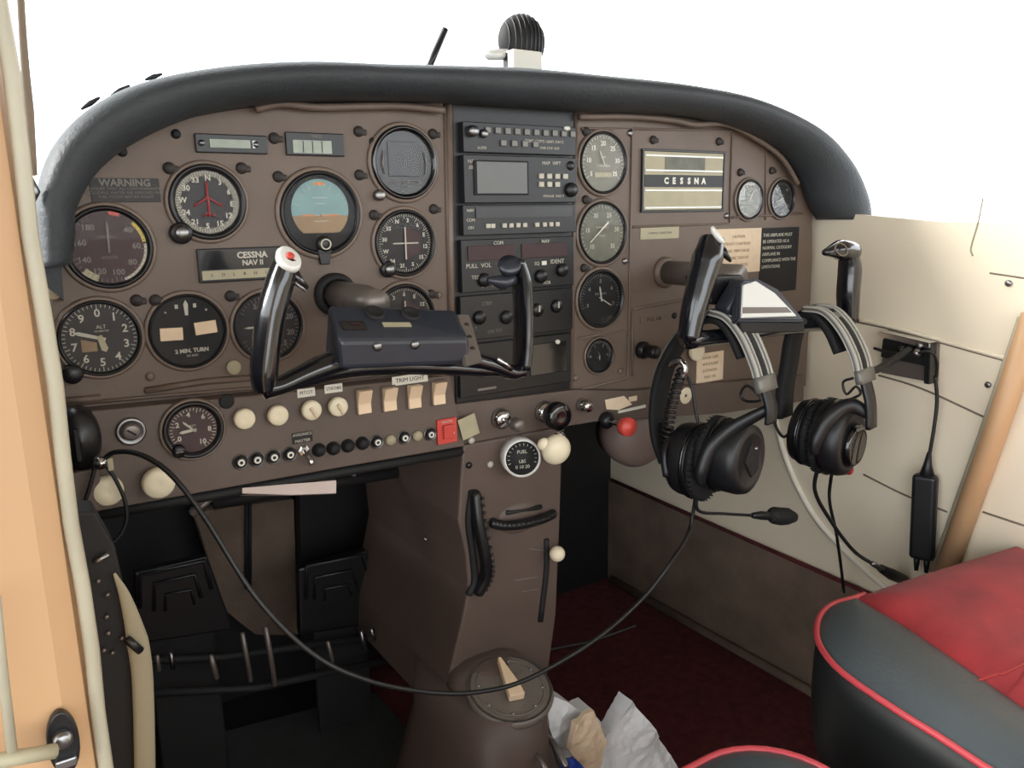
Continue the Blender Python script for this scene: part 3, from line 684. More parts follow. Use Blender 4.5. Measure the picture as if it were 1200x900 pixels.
rbtn(T, w, h, .012, [(.66+.075*k, .42, .007, .006) for k in range(4)]+[(.66+.075*k, .60, .007, .006) for k in range(3)], 'mark', 'key')
knob(T, None, w*.44, -h*.22, .009, .018, 'black', 'knob'); knob(T, None, w*.44, h*.32, .006, .014, 'black', 'knob')
rtxt(T, w, h, .012, [('NAV', .07, .14, .006), ('SEL', .06, .26, .005), ('MAP  WPT', .76, .14, .006), ('MESSAGE  DIRECT', .78, .86, .004)])
T, w, h = radio('navigation_radio', 'slim black radio with grey display strip and white key marks, third in the stack', (538, 240, 669, 274), .010)
MB().box((w*.03, h*.24, .0105), (w*.86, h*.36, .002)).build('display', 'screen_dark', T)
rbtn(T, w, h, .010, [(u, .70, .0058, .0052) for u in (.20, .24, .34, .40, .46, .52, .63, .70, .76, .82)], 'mark', 'key')
rtxt(T, w, h, .010, [('NAV', .06, .18, .005), ('COM', .06, .5, .005), ('ON', .06, .75, .005)])
T, w, h = radio('communication_radio', 'black radio behind the right grip of the pilot yoke, with faint white lettering', (537, 279, 668, 338), .008, 'rack')
MB().box((-w*.25, h*.24, .0085), (w*.4, h*.28, .002), bev=.0005).build('display', 'red_dial', T); MB().box((w*.22, h*.24, .0085), (w*.42, h*.28, .002), bev=.0005).build('display', 'red_dial', T)
for u, v_ in ((.18, .78), (.42, .80), (.68, .78), (.88, .68)): knob(T, None, (u-.5)*w, (.5-v_)*h, .0085, .014, 'black', 'tuning_knob')
rtxt(T, w, h, .0108, [('COM', .30, .08, .006), ('NAV', .72, .08, .006)]); rtxt(T, w, h, .008, [('PULL  VOL', .14, .50, .0075), ('TEST', .12, .72, .0065), ('OFF   HI', .22, .90, .006), ('SQ', .65, .52, .006), ('IDENT', .84, .50, .0075), ('T', .71, .72, .006), ('VOR', .74, .92, .006)])
MB().box((w*.215, -.001, .0085), (.007, .005, .002), bev=.0005).build('lit_button', 'white', T)
T, w, h = radio('transponder', 'black unit with small white marks below the communication radio', (536, 342, 667, 392), .008, 'rack')
for u, v_ in ((.15, .5), (.38, .55), (.66, .45), (.84, .40)): knob(T, None, (u-.5)*w, (.5-v_)*h, .0085, .013, 'black', 'selector_knob')
for u, v_ in ((.66, .45), (.84, .40)): MB().box(((u-.5)*w, (.5-v_)*h+.002, .0135), (.002, .008, .001)).build('knob_mark', 'mark', T)
rtxt(T, w, h, .008, [('STBY', .22, .2, .0065), ('ALT', .10, .75, .006), ('ON TST', .28, .85, .006), ('TXP', .5, .15, .006)], 'mark_dim')
T, w, h = radio('cassette_recorder', 'plain glossy dark unit at the bottom of the radio stack', (536, 397, 666, 456), .006, 'rack')
MB().box((w*.28, h*.05, .0065), (w*.34, h*.62, .002), bev=.0006).build('lid', 'gloss_black', T); MB().box((-w*.28, -h*.38, .0065), (w*.16, .003, .0012), bev=.0005).build('badge', 'mark_dim', T)
MB().lathe([(.003, .006), (.003, .010), (0, .011)], 12, Matrix.Translation((w*.36, h*.36, 0))).build('button', 'white', T)
# ================================================================ SWITCH PANEL ITEMS
def panel_item(x, y, v=yl): return frame(Yp(x, y, v))
# ignition key lock
T = thing('ignition_switch', 'round chrome key lock left of the red faced dial', 'key switch', panel_item(153, 505))
MB().lathe([(.0135, 0), (.0135, .003), (.0115, .005), (.0105, .004), (.0, .004)], 32).build('ring', 'steel', T); MB().lathe([(.008, .003), (.008, .007), (.006, .008), (0, .008)], 24).build('barrel', 'grey_metal', T); MB().box((0, 0, .0083), (.0018, .009, .0012), M=Matrix.Rotation(.9, 4, 'Z')).build('keyhole', 'matte_black', T)
# black bracket handle at far left
T = thing('parking_brake_handle', 'black hooded handle at the far left end of the switch panel', 'handle', panel_item(93, 512))
b = MB(); b.lathe([(.018, -.0), (.017, .012), (.013, .020), (0, .023)], 24, Matrix.Diagonal((1, 1.7, 1, 1))); b.build('hood', 'black', T)
b = MB(); b.box((-.004, -.002, .022), (.004, .030, .006), bev=.001); b.build('grip_rib', 'matte_black', T)
b = MB(); b.prism([(-.018, -.028), (.012, -.028), (.008, -.068), (-.012, -.068)], 0, .018, bev=.002); b.build('mounting_bracket', 'pedestal', T)
def rknob(label, x, y, r, v=yl, m='cream', h=.012, name='pull_knob', group=None, base=True):
    T = thing(name, label, 'knob', panel_item(x, y, v), group)
    if base: MB().lathe([(r*.55, 0), (r*.55, h*.45), (0, h*.45)], 20).build('stem', 'steel', T)
    MB().lathe([(r*.7, h*.35), (r*.98, h*.45), (r, h*.6), (r*.96, h*.88), (r*.85, h), (r*.3, h*1.02), (0, h*.97)], 28).build('cap', m, T)
    return T
rknob('large cream pull knob at the lower left corner under the black handle', 124, 571, .0142, yl, h=.018)
rknob('large cream pull knob right of the one under the black handle', 183, 562, .0152, yl, h=.018)
rknob('first round cream knob in the upper row, nearest to the red faced dial', 284, 489, .0108)
rknob('second round cream knob in the upper row of the switch panel', 323, 485, .0108)
for l, x, y in (('third round cream knob in the upper row, dimmer with a raised pointer', 362, 479), ('fourth round cream knob in the upper row, nearest the rocker switches', 393, 475)):
    T = rknob(l, x, y, .0108, name='dimmer_knob'); MB().box((.0, -.002, .0135), (.0035, .013, .003), M=Matrix.Rotation(.5, 4, 'Z'), bev=.001).build('pointer', 'paper', T)
for i, (x, y) in enumerate(((425, 470), (455, 467), (484, 464), (512.5, 460))):
    T = thing('rocker_switch', 'cream rocker switch, %s of the four in the upper row' % ('leftmost', 'second from left', 'third from left', 'rightmost')[i], 'rocker switch', panel_item(x, y), 'cream rocker switches on the switch panel')
    MB().box((0, 0, .0007), (.0185, .030, .0014), bev=.0004).build('frame', 'pedestal', T)
    b = MB(); b.prism([(-.0135, .0014), (-.0135, .006), (-.002, .0055), (.0135, .0125), (.0135, .0014)], -.0078, .0078, M=Matrix(((0, 0, 1, 0), (1, 0, 0, 0), (0, 1, 0, 0), (0, 0, 0, 1))), bev=.0008); b.build('rocker', 'cream_rocker', T)
rknob('tiny cream knob at the far left edge of the pilot panel', 62, 341, .0075, 0, h=.008, name='panel_button', base=False)
rknob('small round grey button beneath the climb dial', 273, 430, .0075, 0, m='plate', h=.005, name='panel_button', base=False)
T = rknob('small black round cap above and left of the first cream knob', 265, 470, .0075, yl, m='matte_black', h=.004, name='round_cap', base=False)
# circuit breakers
bk = [(281.5, 541, 0), (300.5, 538, 0), (320, 535, 0), (339, 532, 0), (373, 527, 1), (390, 525, 1), (407, 522, 1), (424, 519, 1), (441, 517.5, 0), (457, 515.5, 2), (473, 512.5, 0), (488.5, 510.5, 2), (503.5, 508.5, 0)]
pos = ['leftmost breaker of the row', 'second breaker from the left', 'third breaker from the left', 'fourth breaker, just left of the chrome toggle', 'first black breaker right of the chrome toggle', 'second black breaker right of the toggle', 'third black breaker right of the toggle', 'last of the four black breakers', 'ringed breaker right after the four black ones', 'pale domed breaker after the ringed one', 'middle ringed breaker of the right group', 'pale domed breaker near the red switch', 'bright ringed breaker beside the red switch']
for (x, y, k), l in zip(bk, pos):
    T = thing('circuit_breaker', 'small round circuit breaker, '+l, 'circuit breaker', panel_item(x, y), 'circuit breakers along the switch panel')
    if k == 0:
        MB().ring([(.0062, 0), (.0082, 0), (.0082, .0015), (.0074, .0022), (.0062, .0015)], 24).build('collar', 'steel', T)
        MB().lathe([(.0056, 0), (.0056, .004), (.0046, .005), (0, .005)], 20).build('button', 'black', T)
        MB().ring([(.0018, .005), (.0036, .005), (.0036, .0054), (.0018, .0054)], 16).build('rating_mark', 'white', T)
    elif k == 1:
        MB().lathe([(.0075, 0), (.0075, .003), (.0055, .006), (.0050, .009), (0, .009)], 20).build('button', 'matte_black', T)
    else:
        MB().lathe([(.0065, 0), (.0062, .003), (.0045, .0055), (0, .0065)], 20).build('button', 'plate', T)
T = thing('toggle_switch', 'chrome bat handle toggle switch tilted down under the small black label', 'toggle switch', panel_item(355, 527))
MB().lathe([(.0062, 0), (.0062, .004), (.004, .005), (0, .005)], 6, smooth=False).build('nut', 'chrome', T); MB().tube([(0, 0, .004), (.0025, -.008, .013), (.0035, -.013, .016)], [.0022, .003, .0034], 12).build('bat_handle', 'chrome', T)
# ================================================================ ENGINE CONTROLS
def plunger(name, label, x, y, v, L, knobs, coll='chrome', rc=.012, cat='control knob', dirv=(0, -1, 0), rs=.0035):
    T = thing(name, label, cat, frame(Yp(x, y, v), dirv))
    MB().lathe([(rc, 0), (rc, .006), (rc*.75, .010), (rc*.62, .012), (0, .012)], 28).build('collar', coll, T)
    MB().lathe([(rs, 0), (rs, L), (0, L)], 14).build('shaft', 'chrome', T)
    for prof, m, nm in knobs: MB().lathe([(a, L+b_) for a, b_ in prof], 28).build(nm, m, T)
    return T
plunger('carburetor_heat_knob', 'chrome shafted pull control left of the throttle', 586, 490, -.012, .035, [([(.0075, -.004), (.0085, 0), (.0085, .008), (.006, .012), (0, .012)], 'grey_metal', 'knob')], rc=.0135)
plunger('throttle', 'large black throttle knob with chrome collar above the cream ball', 637, 482, -.012, .022, [([(.008, -.004), (.017, .0), (.0185, .006), (.018, .014), (.015, .018), (.006, .0165), (0, .0165)], 'gloss_black', 'knob')], rc=.0145)
T = thing('propeller_control', 'cream ball knob with a small lobe in front of the round pedestal gauge', 'control knob', frame(Yp(652, 512, -.012), (-.05, -1, -.12)))
MB().lathe([(.011, 0), (.011, .006), (.007, .010), (0, .010)], 24).build('collar', 'chrome', T); MB().tube([(0, 0, .004), (-.036, .009, .050)], .0032, 12).build('shaft', 'steel', T)
b = MB(); b.sphere((-.038, .010, .056), .0195, seg=28, sc=(1, 1, .75)); b.sphere((-.054, .018, .052), .0085, seg=16, sc=(1, 1, .8)); b.build('ball_knob', 'cream', T)
plunger('friction_lock_knob', 'small chrome knob right of the throttle', 681, 474, -.012, .010, [([(.004, 0), (.0075, .002), (.0075, .007), (.004, .009), (0, .009)], 'chrome', 'knob')], rc=.009)
T = plunger('mixture_control', 'red mixture knob in front of the brown rounded cover', 709, 492, -.012, .040, [([(.008, -.004), (.0125, 0), (.013, .006), (.012, .012), (.0, .014)], 'red', 'knob')], rc=.012, coll='black')
T = thing('rounded_cover', 'brown rounded cover bulging below the panel behind the red knob', 'cover', frame(Yp(745, 508, .035), (-.25, -1, -.15)))
MB().lathe([(.052, -.03), (.052, 0), (.049, .014), (.040, .026), (.022, .034), (0, .036)], 36).build('cover_shell', 'dome', T)
# cream labels on the shelf right of throttle
o = MB().prism([(-.022, .007), (.012, .008), (.024, -.006), (-.002, -.010), (-.022, -.006)], 0, .0012).build('paper_tag', 'paper'); o.matrix_world = frame(Yp(724, 472, -.014), (0, -1, .3)); tag(o, 'folded cream tag lying over the lower panel edge left of the passenger knobs', 'tag')
o = MB().box((0, 0, .001), (.05, .004, .002), M=Matrix.Rotation(.02, 4, 'Z')).build('label_strip', 'white'); o.matrix_world = frame(Yp(740, 479, -.014), (0, -1, 0)); tag(o, 'thin white strip along the lower panel edge above the red knob', 'label')
o = MB().box((0, 0, .001), (.014, .007, .002)).build('label_chip', 'paper'); o.matrix_world = frame(Yp(741, 467, -.014), (0, -1, 0)); tag(o, 'tiny pale chip above the thin white strip', 'label')
plunger('cabin_air_knob', 'short black pull knob left of the passenger headset', 752, 410, 0, .030, [([(.0085, -.030), (.0095, -.004), (.009, 0), (.006, .003), (0, .003)], 'black', 'knob')], coll='black', rc=.0125)
rknob('upper of two cream round knobs behind the left headset band', 812, 411, .0145, -.0, h=.012)
rknob('lower of two cream round knobs behind the left headset band', 797, 462, .0145, -.0, h=.012)
# posts: eyebrow lamps over instruments and screws
lamps = [(198, 197, 'upper left of the compass card dial'), (283, 197, 'upper right of the compass card dial'), (326, 207, 'upper left of the attitude indicator'), (421, 205, 'upper right of the attitude indicator'), (321, 162, 'between the two strip meters'), (420, 154, 'upper left of the blank round display'), (507, 157, 'upper right of the blank round display'), (438, 252, 'upper left of the crossed needle dial'), (508, 245, 'upper right of the crossed needle dial'), (160, 352, 'upper right of the altimeter'), (182, 352, 'upper left of the turn indicator'), (270, 347, 'upper right of the turn indicator'), (505, 345, 'right of the hidden course indicator'), (765, 164, 'above the left end of the metal name plate'), (842, 166, 'above the right end of the metal name plate'), (867, 202, 'above the small grey faced dial'), (904, 200, 'above the far right dial'), (686, 154, 'above the pale faced dial'), (686, 234, 'between the top two dials beside the radios'), (684, 314, 'between the lower two dials beside the radios')]
for x, y, l in lamps:
    T = thing('instrument_lamp', 'small dark hooded post lamp '+l, 'lamp', panel_item(x, y, 0), 'instrument post lamps')
    MB().lathe([(.0058, 0), (.0056, .002), (.0045, .004), (0, .0045)], 16).build('post', 'lamp_dark', T)
    MB().box((.005, -.001, .0018), (.007, .006, .0036), bev=.0012).build('hood', 'lamp_dark', T)
scr = [(206, 157, 'dark', 'above the warning placard near the glareshield'), (143, 178, 'dark', 'in the upper left corner under the glareshield'), (437, 166, 'dark', 'below the lamp left of the blank display'), (732, 306, 'steel', 'right of the middle dial beside the radios'), (738, 156, 'steel', 'right of the pale faced dial'), (851, 253, 'steel', 'at the lower right of the metal name plate'), (176, 441, 'panel', 'below the turn indicator'), (674, 443, 'panel', 'at the lower left of the small square panel'), (727, 435, 'panel', 'at the lower right of the small square panel'), (790, 370, 'dark', 'beside the passenger control shaft'), (514, 346, 'panel', 'at the right edge of the pilot panel')]
for x, y, m, l in scr:
    o = MB().lathe([(.0045, 0), (.0045, .0015), (.002, .003), (0, .0032)], 14).build('panel_screw', {'dark': 'matte_black', 'steel': 'steel', 'panel': 'lip'}[m]); o.matrix_world = panel_item(x, y, 0); tag(o, 'small screw head '+l, 'screw', 'panel screws')
# pink folded paper under the switch panel
o = MB()
o.sweep([[Yp(280, 571, .02), Yp(280, 581, .02), Yp(284, 578, -.02), Yp(284, 572, -.02)], [Yp(340, 566, .02), Yp(340, 581, .02), Yp(342, 580, -.02), Yp(342, 567, -.02)], [Yp(392, 562, .02), Yp(392, 579, .02), Yp(394, 578, -.02), Yp(394, 563, -.02)]], smooth=False)
o = o.build('folded_chart', 'pink'); tag(o, 'pale pinkish folded paper tucked under the switch panel', 'paper')
O0 = V((0, 0, 0))
def ribbon(pts, wdir, w, th, name, m, parent, res=6, taper=None, off=0., woff=0.):
    pts = cat([V(p) for p in pts], res); wd = V(wdir).normalized(); rg = []
    L = len(pts)
    for i, p in enumerate(pts):
        t = (pts[min(i+1, L-1)]-pts[max(i-1, 0)]).normalized(); n = t.cross(wd).normalized(); q = w if not taper else w*taper(i/(L-1))
        p = p-n*off+wd*woff
        c = []
        for a, b_ in ((-.5, -.32), (-.46, -.5), (.46, -.5), (.5, -.32), (.5, .32), (.46, .5), (-.46, .5), (-.5, .32)): c.append(p+wd*(a*q)+n*(b_*th))
        rg.append(c)
    return MB().sweep(rg).build(name, m, parent)
# ================================================================ PILOT YOKE
yk = -.135
YK = thing('control_yoke', 'black pilot control yoke with slate hub, in front of the left half of the panel', 'control yoke', O0)
q = Yp(392, 345, 0)
MB().ring([(.0165, 0), (.0235, 0), (.0235, .006), (.021, .012), (.0165, .012)], 32, frame(q), True).build('panel_collar', 'matte_black', YK)
MB().lathe([(.0155, 0), (.0155, .085), (.013, .088), (.013, .115), (0, .115)], 28, frame(q)).build('shaft', 'grey_metal', YK)
def k_(x, y, v=yk): return Yp(x, y, v)
FX = ((0, 1, 0), 1.35)
b = MB(); b.tube([k_(337, 303), k_(328, 330), k_(319, 362), k_(313, 400), k_(309, 438), k_(310, 458)], [.0105, .0120, .0125, .0125, .012, .0095], 18, res=6, flat=FX); b.build('left_grip', 'yoke', YK)
b = MB(); b.tube([k_(308, 456), k_(330, 451), k_(352, 441), k_(375, 431), k_(402, 421)], [.0095, .0085, .009, .011, .012], 14, res=6, flat=FX); b.build('left_arm', 'yoke', YK)
b = MB(); b.tube([k_(604, 304), k_(611, 330), k_(613, 362), k_(613, 400), k_(611, 432)], [.0065, .0075, .0075, .0075, .007], 16, res=6, flat=((0, 1, 0), 2.2)); b.build('right_grip', 'yoke', YK)
b = MB(); b.tube([k_(612, 434), k_(598, 436), k_(575, 428), k_(545, 420)], [.0075, .008, .009, .011], 14, res=6, flat=FX); b.build('right_arm', 'yoke', YK)
b = MB(); b.tube([k_(312, 456), k_(350, 446), k_(400, 433), k_(450, 429), k_(500, 429), k_(560, 433), k_(600, 437)], [.006, .0075, .0085, .009, .009, .008, .004], 12, res=5, flat=FX); b.build('lower_beam', 'yoke', YK)
def quadbox(name, m, parent, pts, bev=.005):  # 4 profile points left, 4 right
    bm = bmesh.new(); vs = [bm.verts.new(p) for p in pts]
    for f in ((0, 1, 2, 3), (7, 6, 5, 4), (0, 4, 5, 1), (1, 5, 6, 2), (2, 6, 7, 3), (3, 7, 4, 0)): bm.faces.new([vs[i] for i in f])
    bmesh.ops.recalc_face_normals(bm, faces=bm.faces[:])
    if bev: bmesh.ops.bevel(bm, geom=bm.edges[:], offset=bev, segments=3, profile=.5, affect='EDGES')
    return MB().bm(bm, None, False).build(name, m, parent)
yt, ym, ybk = -.128, -.172, -.115
L = [k_(386, 362, yt), k_(398, 398, ym), k_(400, 433, ym+.004), k_(398, 430, ybk)]; L[3] = V((L[3].x, ybk, L[3].z)); L.append
a0 = [k_(384, 356, yt), k_(396, 398, ym), k_(400, 434, ym+.004), V((k_(384, 356, yt).x, yt+.02, k_(400, 434, ym).z))]
a1 = [k_(534, 362, yt), k_(550, 396, ym), k_(552, 427, ym+.004), V((k_(532, 366, yt).x, yt+.02, k_(552, 427, ym).z))]
quadbox('hub_housing', 'yoke_hub', YK, a0+a1)
def on_slope(x, y):  # point on upper sloping face of hub (plane through a0[0],a0[1],a1[1])
    n = (a0[1]-a0[0]).cross(a1[1]-a0[1]).normalized(); return P(x, y, a0[0], n), (n if n.y < 0 else -n)
def on_front(x, y):
    n = (a0[2]-a0[1]).cross(a1[1]-a0[1]).normalized(); return P(x, y, a0[1], n), (n if n.y < 0 else -n)
def sf(x, y, fn=on_slope, off=0.0):
    p, n = fn(x, y); r = (a1[1]-a0[1]).normalized(); return frame(p+n*off, n, n.cross(r)*(1 if n.cross(r).z > 0 else -1))
for x, y in ((439, 368), (481, 369)): MB().lathe([(.0095, -.004), (.0095, .0028), (.0075, .0034), (.006, .002), (0, .002)], 20, sf(x, y)).build('screw_recess', 'matte_black', YK)
MB().box((0, 0, 0), (.023, .013, .003), M=sf(414, 382), bev=.001).build('clock_slot', 'gloss_black', YK); MB().box((0, 0, .0018), (.009, .002, .001), M=sf(416, 381)).build('slot_mark', 'red_dial', YK)
MB().box((0, 0, 0), (.028, .0055, .0012), M=sf(465, 381, off=.0006)).build('name_strip', 'plate', YK)
for x, y in ((442, 406), (486, 404)): MB().lathe([(.0042, 0), (.0042, .002), (.002, .0032), (0, .0032)], 14, sf(x, y, on_front)).build('screw', 'steel', YK)
p4 = [k_(533, 369, yt-.004), k_(547, 369, yt-.004), k_(563, 425, ym), k_(541, 430, ym)]
bm = bmesh.new(); vs = [bm.verts.new(p) for p in p4]+[bm.verts.new(p+V((0, -.006, .001))) for p in p4]
for f in ((0, 1, 2, 3), (4, 5, 6, 7), (0, 1, 5, 4), (1, 2, 6, 5), (2, 3, 7, 6), (3, 0, 4, 7)): bm.faces.new([vs[i] for i in f])
bmesh.ops.recalc_face_normals(bm, faces=bm.faces[:]); bmesh.ops.bevel(bm, geom=bm.edges[:], offset=.0012, segments=2, affect='EDGES'); MB().bm(bm, None, False).build('end_bracket', 'grey_metal', YK)
for t in (.2, .45, .68): p = (p4[0]*.5+p4[1]*.5).lerp(p4[3]*.4+p4[2]*.6, t)+V((0, -.0065, .0)); MB().lathe([(.0026, -.002), (.0026, .0008), (0, .0008)], 10, frame(p, (-.1, -1, .4))).build('bracket_hole', 'matte_black', YK)
# buttons
c_ = k_(338, 304, yk-.008); Mx = frame(c_, (.15, -.72, .62))
MB().lathe([(.0100, -.004), (.0108, 0), (.0100, .003), (.0080, .004), (0, .004)], 24, Mx @ Matrix.Diagonal((1, 1.25, 1, 1))).build('button_housing', 'silver_plate', YK)
MB().lathe([(.0036, .003), (.0036, .006), (.002, .007), (0, .007)], 18, Mx).build('push_to_talk_button', 'red', YK)
b = MB(); b.tube([k_(341, 318), k_(350, 330), k_(359, 338)], [.006, .005, .003], 10, flat=FX); b.build('trim_switch', 'gloss_black', YK); b = MB(); b.tube([k_(346, 331, yk-.01), k_(358, 341, yk-.01)], .0015, 8); b.build('trim_switch_edge', 'steel', YK)
c_ = k_(597, 311, yk-.006); MB().lathe([(.009, -.006), (.0105, 0), (.0100, .003), (0, .0035)], 24, frame(c_, (-.35, -.6, .7)) @ Matrix.Diagonal((1.15, 1.15, 1, 1))).build('thumb_pad', 'yoke_hub', YK)
b = MB(); b.tube([k_(600, 326), k_(588, 331), k_(572, 328)], [.0075, .008, .003], 12, flat=FX); b.build('finger_trigger', 'yoke_hub', YK)
b = MB(); b.tube([k_(583, 420, yk-.012), k_(600, 433, yk-.012)], .0025, 8); b.build('chrome_pin', 'chrome', YK)
# ================================================================ PASSENGER YOKE
yq = -.155
YQ = thing('control_yoke', 'black passenger control yoke with silver centre plate, carrying two headsets', 'control yoke', O0)
q = Yp(779, 319, 0)
MB().ring([(.014, 0), (.022, 0), (.022, .004), (.019, .008), (.014, .008)], 32, frame(q), True).build('panel_collar', 'panel', YQ)
MB().lathe([(.0165, 0), (.0165, .135), (0, .135)], 28, frame(q)).build('shaft', 'grey_metal', YQ)
def g_(x, y, v=yq): return Yp(x, y, v)
b = MB(); b.tube([g_(835, 278), g_(829, 302), g_(820, 335), g_(812, 368), g_(807, 398)], [.0125, .0165, .0145, .0135, .012], 18, res=6, flat=((0, 1, 0), 1.25)); b.build('left_grip', 'yoke', YQ)
MB().lathe([(.006, -.003), (.0095, 0), (.0090, .003), (0, .0035)], 24, frame(g_(840, 276, yq-.014), (.5, -.65, .6)) @ Matrix.Diagonal((.8, 1.3, 1, 1))).build('cap', 'silver_plate', YQ)  # pale cap colour stands in for the highlight ring on the grip top
b = MB(); b.tube([g_(846, 294), g_(856, 306)], [.006, .002], 8); b.build('thumb_switch', 'black', YQ)
b = MB(); b.tube([g_(994, 376), g_(994, 345), g_(996, 315), g_(994, 297)], [.013, .0145, .0145, .012], 18, res=6, flat=((0, 1, 0), 1.15)); b.build('right_grip', 'yoke', YQ)
b = MB(); b.tube([g_(997, 296), g_(984, 293), g_(966, 296)], [.0150, .0140, .004], 16, res=6, flat=((0, 1, 0), 1.1)); b.build('grip_head', 'yoke', YQ)
MB().ring([(.0085, 0), (.0105, 0), (.0105, .002), (.0085, .002)], 24, frame(g_(985, 293, yq-.016), (-.2, -.85, .5))).build('button_ring', 'chrome', YQ)
b = MB(); b.tube([g_(806, 398), g_(830, 396), g_(860, 392), g_(905, 384), g_(945, 380), g_(992, 378)], [.012, .010, .0105, .0115, .0105, .011], 14, res=5, flat=FX); b.build('cross_beam', 'yoke', YQ)
M_ = Matrix(((1, 0, 0, 0), (0, 0, -1, 0), (0, 1, 0, 0), (0, 0, 0, 1)))
def pprism(px, y0, y1, name, m, parent, bev=.0015):
    q = [Yp(a, c, y0) for a, c in px]; return MB().prism([(p.x, p.z) for p in q], -y1, -y0, M=M_, bev=bev).build(name, m, parent)
pprism([(830, 324), (872, 322), (874, 362), (832, 356)], -.145, -.105, 'column_block', 'black', YQ, .003)
pprism([(852, 362), (872, 328), (888, 328), (910, 344), (936, 374), (940, 384), (862, 386)], -.173, -.150, 'hub_housing', 'yoke_hub', YQ, .004)
A_, B_ = Yp(870, 372, -.193), Yp(872, 332, -.172); nq = (B_-A_).cross(V((1, 0, .0))).normalized(); nq = nq if nq.y < 0 else -nq
def slab(px, off, th, name, m, bev=.0008):
    bm = bmesh.new(); q = [P(a, c, A_+nq*off, nq) for a, c in px]; vs = [bm.verts.new(p) for p in q]+[bm.verts.new(p-nq*th) for p in q]; n = len(q)
    bm.faces.new(vs[:n]); bm.faces.new(vs[n:][::-1])
    for i in range(n): bm.faces.new((vs[i], vs[(i+1) % n], vs[n+(i+1) % n], vs[n+i]))
    bmesh.ops.recalc_face_normals(bm, faces=bm.faces[:])
    if bev: bmesh.ops.bevel(bm, geom=bm.edges[:], offset=bev, segments=2, affect='EDGES')
    return MB().bm(bm, None, False).build(name, m, YQ)
slab([(866, 332), (885, 324), (912, 338), (944, 376), (864, 376)], -.001, .012, 'plate_bezel', 'yoke_hub', .002)
slab([(871, 334), (886, 329), (908, 343), (934, 370), (869, 372)], .0015, .003, 'centre_plate', 'silver_plate')
slab([(871, 360), (922, 360), (928, 366), (871, 367)], .0025, .002, 'plate_stripe', 'grey_metal', 0)
pprism([(868, 377), (942, 377), (944, 389), (870, 391)], -.192, -.155, 'lower_cover', 'matte_black', YQ, .002)
# ================================================================ HEADSETS (hoops hang over the cross beam of the passenger yoke)
SGN = 1
WX = V((.98, .2, 0)).normalized()
def railed(parent, pts, m, w):
    fr = ribbon(pts, WX, w, .005, 'band_rail', m, parent)
    ribbon(pts[1:], WX, w*.26, .002, 'band_slot', 'matte_black', fr, off=-.0026)
    ribbon(pts[1:], WX, w*.26, .002, 'band_slot', 'matte_black', fr, off=.0026)
    for s in (-1, 1):
        for sg in (-1, 1):
            ribbon(pts, WX, w*.10, .0026, 'band_edge', 'band_edge', fr, off=sg*.0026, woff=s*w*.45)
            ribbon(pts, WX, w*.06, .0022, 'band_edge', 'band_edge', fr, off=sg*.0026, woff=s*w*.22)
def earcup(parent, c, ax, r, elong=1.1, deep=.045):
    Mx = frame(c, ax, (0, 0, 1)) @ Matrix.Diagonal((1, elong, 1, 1))
    MB().lathe([(r*.6, 0), (r*.90, .001), (r*1.0, .005), (r*.98, .011), (r*.8, .014), (0, .014)], 36, Mx).build('ear_cushion', 'ear_matte', parent)
    MB().lathe([(r*.86, .013), (r*.92, .014), (r*.95, .017), (r*.95, deep-.012), (r*.90, deep-.004), (r*.72, deep), (r*.66, deep-.002), (0, deep-.001)], 36, Mx).build('ear_cup', 'ear_black', parent)
    MB().ring([(r*.93, .0155), (r*1.0, .016), (r*1.0, .019), (r*.93, .0195)], 40, Mx, True).build('rim', 'gloss_black', parent)
    b = MB()
    for k in range(40): a = 2*math.pi*k/40; b.box((0, 0, 0), (.0012, .0012, .009), M=Mx @ Matrix.Translation((r*.985*math.cos(a), r*.985*math.sin(a), .006)) @ Matrix.Rotation(a, 4, 'Z'))
    b.build('cushion_ribs', 'ear_black', parent)
    return Mx
# ---- left headset
HA = thing('headset', 'black headset hanging from the left side of the passenger yoke, its microphone pointing right', 'headset', O0, 'aviation headsets')
pa = Yp(852, 384, -.162)
def A(x, y, dx=0.): return P(x, y, pa+WX*dx, WX)
ribbon([A(783, 540), A(773, 508), A(772, 470), A(781, 430), A(802, 394), A(828, 369), A(846, 364)], WX, .036, .008, 'headband_far_side', 'ear_matte', HA)
ribbon([A(777, 520), A(769, 480), A(773, 440), A(789, 402), A(815, 372)], WX, .030, .003, 'band_outer_strip', 'band_grey', HA)
railed(HA, [A(838, 364), A(858, 371), A(876, 393), A(890, 425), A(896, 446)], 'band_grey', .037)
ribbon([A(822, 376), A(846, 375), A(862, 392), A(874, 418)], WX, .034, .008, 'band_cushion', 'ear_matte', HA)
ribbon([A(895, 440), A(899, 458)], WX, .040, .010, 'size_sleeve', 'band_grey', HA, res=3)
ribbon([A(898, 455), A(904, 478), A(903, 496)], WX, .024, .005, 'band_stem', 'ear_black', HA)
ca = A(832, 537)
Mr = earcup(HA, ca+V((0, 0, .009)), (.22, -1, .0), .0465, 1.04, .058)
Ml = earcup(HA, ca+V((0, 0, -.007)), (-.22, 1, 0), .0450, 1.14, .046)
MB().prism([(-.016, 0), (-.002, .021), (.018, .010), (.018, -.014), (.002, -.022)], .055, .0590, M=Mr, bev=.001).build('face_plate', 'matte_black', HA)
MB().sphere((.006, .014, .0595), .0026, Mr, seg=10).build('screw', 'steel', HA)
b = MB(); b.tube([A(903, 478), ca+V((-.012, -.046, .052)), ca+V((-.034, -.034, .030)), ca+V((-.046, -.030, 0)), ca+V((-.046, -.030, -.018))], [.007, .010, .011, .010, .005], 12, res=5, flat=((0, 1, 0), .8)); b.build('fork_arm', 'ear_black', HA)
